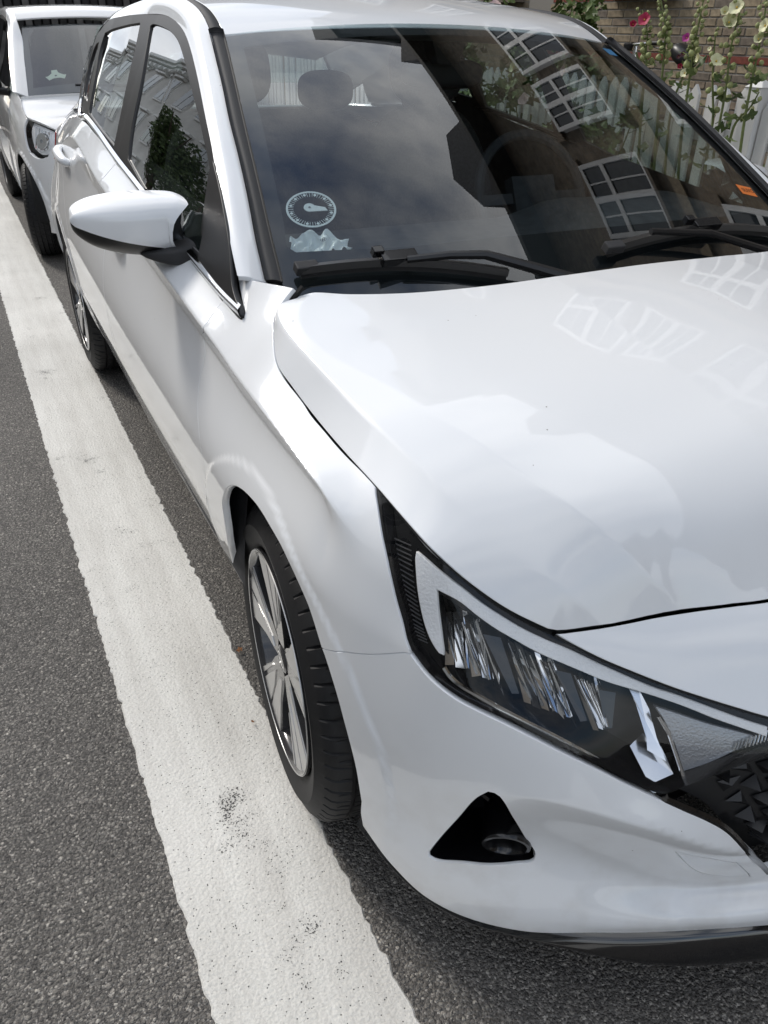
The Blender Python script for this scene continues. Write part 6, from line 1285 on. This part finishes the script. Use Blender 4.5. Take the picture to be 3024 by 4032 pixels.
# crumpled bag on the dashboard under the disc
V = np.zeros((25, 33, 3))
for i in range(25):
    for j in range(33):
        u, v_ = i / 24, j / 32; top_ = .052 * (.35 + .65 * math.sin(math.pi * min(1, .12 + v_ * .9))**.7) + .006 * math.sin(19 * v_)
        x = -.642 + .112 * v_ + .004 * math.sin(9 * u + 4 * v_); y = 1.186 - .030 * v_ * .6 + top_ * u + .003 * math.sin(31 * v_) * (1 - u)
        V[i, j] = (x, y, gfun(x, y) - .010 - .010 * (1 - u) * 0 - .006 * (1 + math.sin(11 * v_ + 6 * u)) * math.sin(math.pi * u) - .004 * (1 + math.sin(27 * v_ - 9 * u)))
BAG = grid_mesh('plastic_bag', V, M['film'], None, 0, want=(0, 0, 1)); tag(BAG, 'crumpled white plastic bag lying on the dashboard under the parking disc', 'bag')
mb = MB(); cx_, cy_ = -.578, 1.199
for i in range(28):
    a, b = 2 * math.pi * i / 28, 2 * math.pi * (i + 1) / 28
    mb.add([(cx_ + .0062 * math.cos(a), cy_ + .0040 * math.sin(a), 0), (cx_ + .0062 * math.cos(b), cy_ + .0040 * math.sin(b), 0), (cx_ + .0054 * math.cos(b), cy_ + .0033 * math.sin(b), 0), (cx_ + .0054 * math.cos(a), cy_ + .0033 * math.sin(a), 0)], [(0, 1, 2, 3)])
for q in (-.0022, .0016): mb.add([(cx_ + q - .0008, cy_ - .0028, 0), (cx_ + q + .0006, cy_ - .0028, 0), (cx_ + q + .0016, cy_ + .0028, 0), (cx_ + q + .0002, cy_ + .0028, 0)], [(0, 1, 2, 3)])
mb.add([(cx_ - .002, cy_ - .0006, 0), (cx_ + .002, cy_ + .0, 0), (cx_ + .002, cy_ + .0009, 0), (cx_ - .002, cy_ + .0003, 0)], [(0, 1, 2, 3)])
mb.v = [(x, y, gfun(np.array([x]), np.array([y]))[0] - .0085) for x, y, z in mb.v]
mb.build('printed_emblem', M['ink'], BAG, fix=False)
p, ex, ey, n = disc_frame(W2s, OX - .46, OY + 1.02, -.01)
D2 = thing('parking_disc', 'cream three-armed parking disc in the windscreen of the car behind', 'parking disc', p, 0, 'parking discs in windscreens')
D2.matrix_world = Matrix(((ex.x, ey.x, n.x, p.x), (ex.y, ey.y, n.y, p.y), (ex.z, ey.z, n.z, p.z), (0, 0, 0, 1)))
mb = MB(); mb.prism([(-.018, .062), (.018, .062), (.022, .03), (.05, .002), (.068, .0), (.05, -.042), (.02, -.026), (-.02, -.026), (-.05, -.042), (-.068, .0), (-.05, .002), (-.022, .03)], .002, 'Z'); mb.build('three_arm_plate', pbr('cream_card', (.62, .66, .52), .6), D2)
mb = MB(); mb.lathe([(-.001, 0), (-.001, .058)], 40, 'Z'); mb.build('clear_plate', thin_glass('clear_plastic_second', (.8, .84, .84), .2), D2)
mb = MB(); mb.lathe([(.003, 0), (.003, .006), (.002, .008)], 16, 'Z'); mb.build('rivet', M['ink'], D2)
# stickers on the near screen
sticker('screen_sticker', .595, 1.228, .058, .034, M['orange_sticker'], .02, .0006)
cu = bpy.data.curves.new('txt', 'FONT'); cu.body = 'SUVO'; cu.size = .019; cu.extrude = 0; cu.align_x = 'CENTER'; cu.align_y = 'CENTER'
to_ = bpy.data.objects.new('txt', cu); COL.objects.link(to_); dg = bpy.context.evaluated_depsgraph_get(); me = bpy.data.meshes.new_from_object(to_.evaluated_get(dg)); bpy.data.objects.remove(to_)
p, ex, ey, n = disc_frame(WS, .600, 1.228, .0012); me.transform(Matrix(((ex.x, ey.x, n.x, p.x), (ex.y, ey.y, n.y, p.y), (ex.z, ey.z, n.z, p.z), (0, 0, 0, 1)))); put('sticker_print', me, M['ink'], [c for c in wscreen.children if 'sticker' in c.name][-1])
# ------------------------------------------------------------------ across the street and far end
def street_house(name, label, x, y0, y1, h, wall, floors, wmat, roofh, ww=1.1, gap=2.3, cornice=True):
    H = thing(name, label, 'building', (x, (y0 + y1) / 2, 0)); H.location = (0, 0, 0); mb = MB(); mb.box((x - 4, (y0 + y1) / 2, h / 2), (8, y1 - y0, h)); mb.build('wall', wall, H)
    fh = (h - .9) / floors; n = int((y1 - y0 - .8) / gap)
    for f_ in range(floors):
        for i in range(n):
            yc = y0 + .4 + (y1 - y0 - .8) * (i + .5) / n; z0 = .9 + f_ * fh; mb = MB(); mb.box((x + .01, yc, z0 + fh * .33), (.10, ww, fh * .62)); wq = mb.build('window', wmat, H); mb = MB()
            for a in (-.25, .25): mb.box((x + .065, yc + a * ww, z0 + fh * .33), (.02, ww * .42, fh * .54))
            mb.build('pane', M['dark_pane'], wq); mb = MB(); mb.box((x + .10, yc, z0 + fh * .68), (.2, ww + .3, .12)); mb.build('hood_mould', wmat, wq)
    if cornice:
        for k, (d, zz, t) in enumerate(((.25, h - .5, .12), (.40, h - .32, .14), (.55, h - .12, .2))): mb = MB(); mb.box((x + d / 2 - .02, (y0 + y1) / 2, zz), (d, y1 - y0 + .2, t)); mb.build('cornice', wmat, H)
        for i in range(int((y1 - y0) / .7)): mb = MB(); mb.box((x + .18, y0 + .35 + i * .7, h - .62), (.3, .18, .22)); mb.build('bracket', wmat, H)
    mb = MB(); mb.prism([(x + .3, h - .02), (x - 8.3, h - .02), (x - 6, h + roofh), (x - 2.2, h + roofh)], y1 - y0 + .1, 'Y', y0 - .05); mb.build('roof', M['roof_tile'], H)
    return H
M['stucco'] = pbr('pale_stucco', (.52, .51, .48), .9, bump=(20, .3, .01), var=(1.2, .12)); M['white_trim'] = pbr('white_stucco_trim', (.68, .68, .66), .8)
M['stucco_grey'] = pbr('grey_stucco', (.38, .38, .38), .9, var=(1.2, .12)); M['red_wall'] = brick_tex('red_brickwork', (.26, .085, .05), (.19, .06, .04), (.3, .28, .25))
street_house('stucco_house', 'pale stucco house with bracketed cornice across the street', -9.2, 22.6, 40, 8.8, M['stucco'], 3, M['white_trim'], 2.2)
street_house('brick_shop_house', 'red brick house with white window surrounds across the street', -9.2, 12.0, 22.4, 9.6, M['red_wall'], 3, M['white_trim'], 2.6, 1.2, 2.0)
street_house('grey_house', 'grey rendered house further along across the street', -9.2, 40.2, 62, 8.2, M['stucco_grey'], 3, M['white_trim'], 2.0)
street_house('plain_house', 'plain pale house opposite the bonnet across the street', -9.2, -12, 11.8, 8.4, M['stucco'], 3, M['white_trim'], 2.2)
TREE = thing('street_tree', 'green street tree on the far pavement across the road', 'tree', (-7.8, 22.5, .12)); r = random.Random(9); mb = MB()
mb.tube([(0, 0, 0), (.05, .05, 1.2), (0, .1, 2.4), (.1, 0, 3.4)], [.14, .11, .09, .05], 10)
for k in range(9): a = k * .7; mb.tube([(0, .05, 1.7 + .15 * k), (.6 * math.cos(a), .6 * math.sin(a), 2.4 + .2 * k), (1.1 * math.cos(a), 1.1 * math.sin(a), 2.9 + .22 * k)], [.05, .03, .012], 6)
mb.build('trunk', pbr('bark', (.09, .07, .05), .9, bump=(30, .6, .01)), TREE, True); v = []; f = []
cl = [(Vector((r.gauss(0, .6), r.gauss(0, .6), r.uniform(2.1, 4.5))), r.uniform(.5, .85)) for _ in range(22)]
for i in range(5200):
    c_, s_ = cl[r.randrange(22)]; p = c_ + Vector((r.gauss(0, 1), r.gauss(0, 1), r.gauss(0, .8))).normalized() * s_ * r.random()**.35; E_ = Euler((r.uniform(-2, 2), r.uniform(-2, 2), r.uniform(0, 6))).to_matrix() * r.uniform(.05, .1); b = len(v); v += [tuple(p + E_ @ Vector(q)) for q in ((0, -1, 0), (.6, 0, .1), (0, 1, 0), (-.6, 0, .1))]; f.append((b, b + 1, b + 2, b + 3))
cr_ = mesh('crown', v, f, M['leaf_dark'], TREE); tag(cr_, kind='stuff')
SF = thing('slatted_fence', 'dark stained slatted fence closing the street behind the parked cars', 'fence', (0, 13.6, 0)); SF.location = (0, 0, 0); M['dark_wood'] = pbr('dark_stained_wood', (.018, .017, .017), .75, var=(4, .4)); M['worn_wood'] = pbr('worn_slat_edge', (.12, .115, .11), .8, var=(6, .4))
for i in range(44):
    mb = MB(); mb.box((-1.6 + i * .115, 13.6 + rnd.uniform(-.008, .008), 1.3), (.085, .025, 2.4)); mb.build('slat', M['dark_wood'] if i % 3 else M['worn_wood'], SF)
for z in (.4, 1.5, 2.4): mb = MB(); mb.box((.9, 13.64, z), (5.2, .05, .1)); mb.build('rail', M['dark_wood'], SF)
mb = MB(); mb.box((.9, 13.9, 1.25), (5.2, .05, 2.4)); mb.build('backing_board', M['dark_wood'], SF)
bush('hedge_shrub', 'dark green shrub beside the slatted fence at the far left', 'shrub', (-2.6, 13.2, 0), (.8, .6, 1.9), 900, [], 77, .7, (.06, .12))
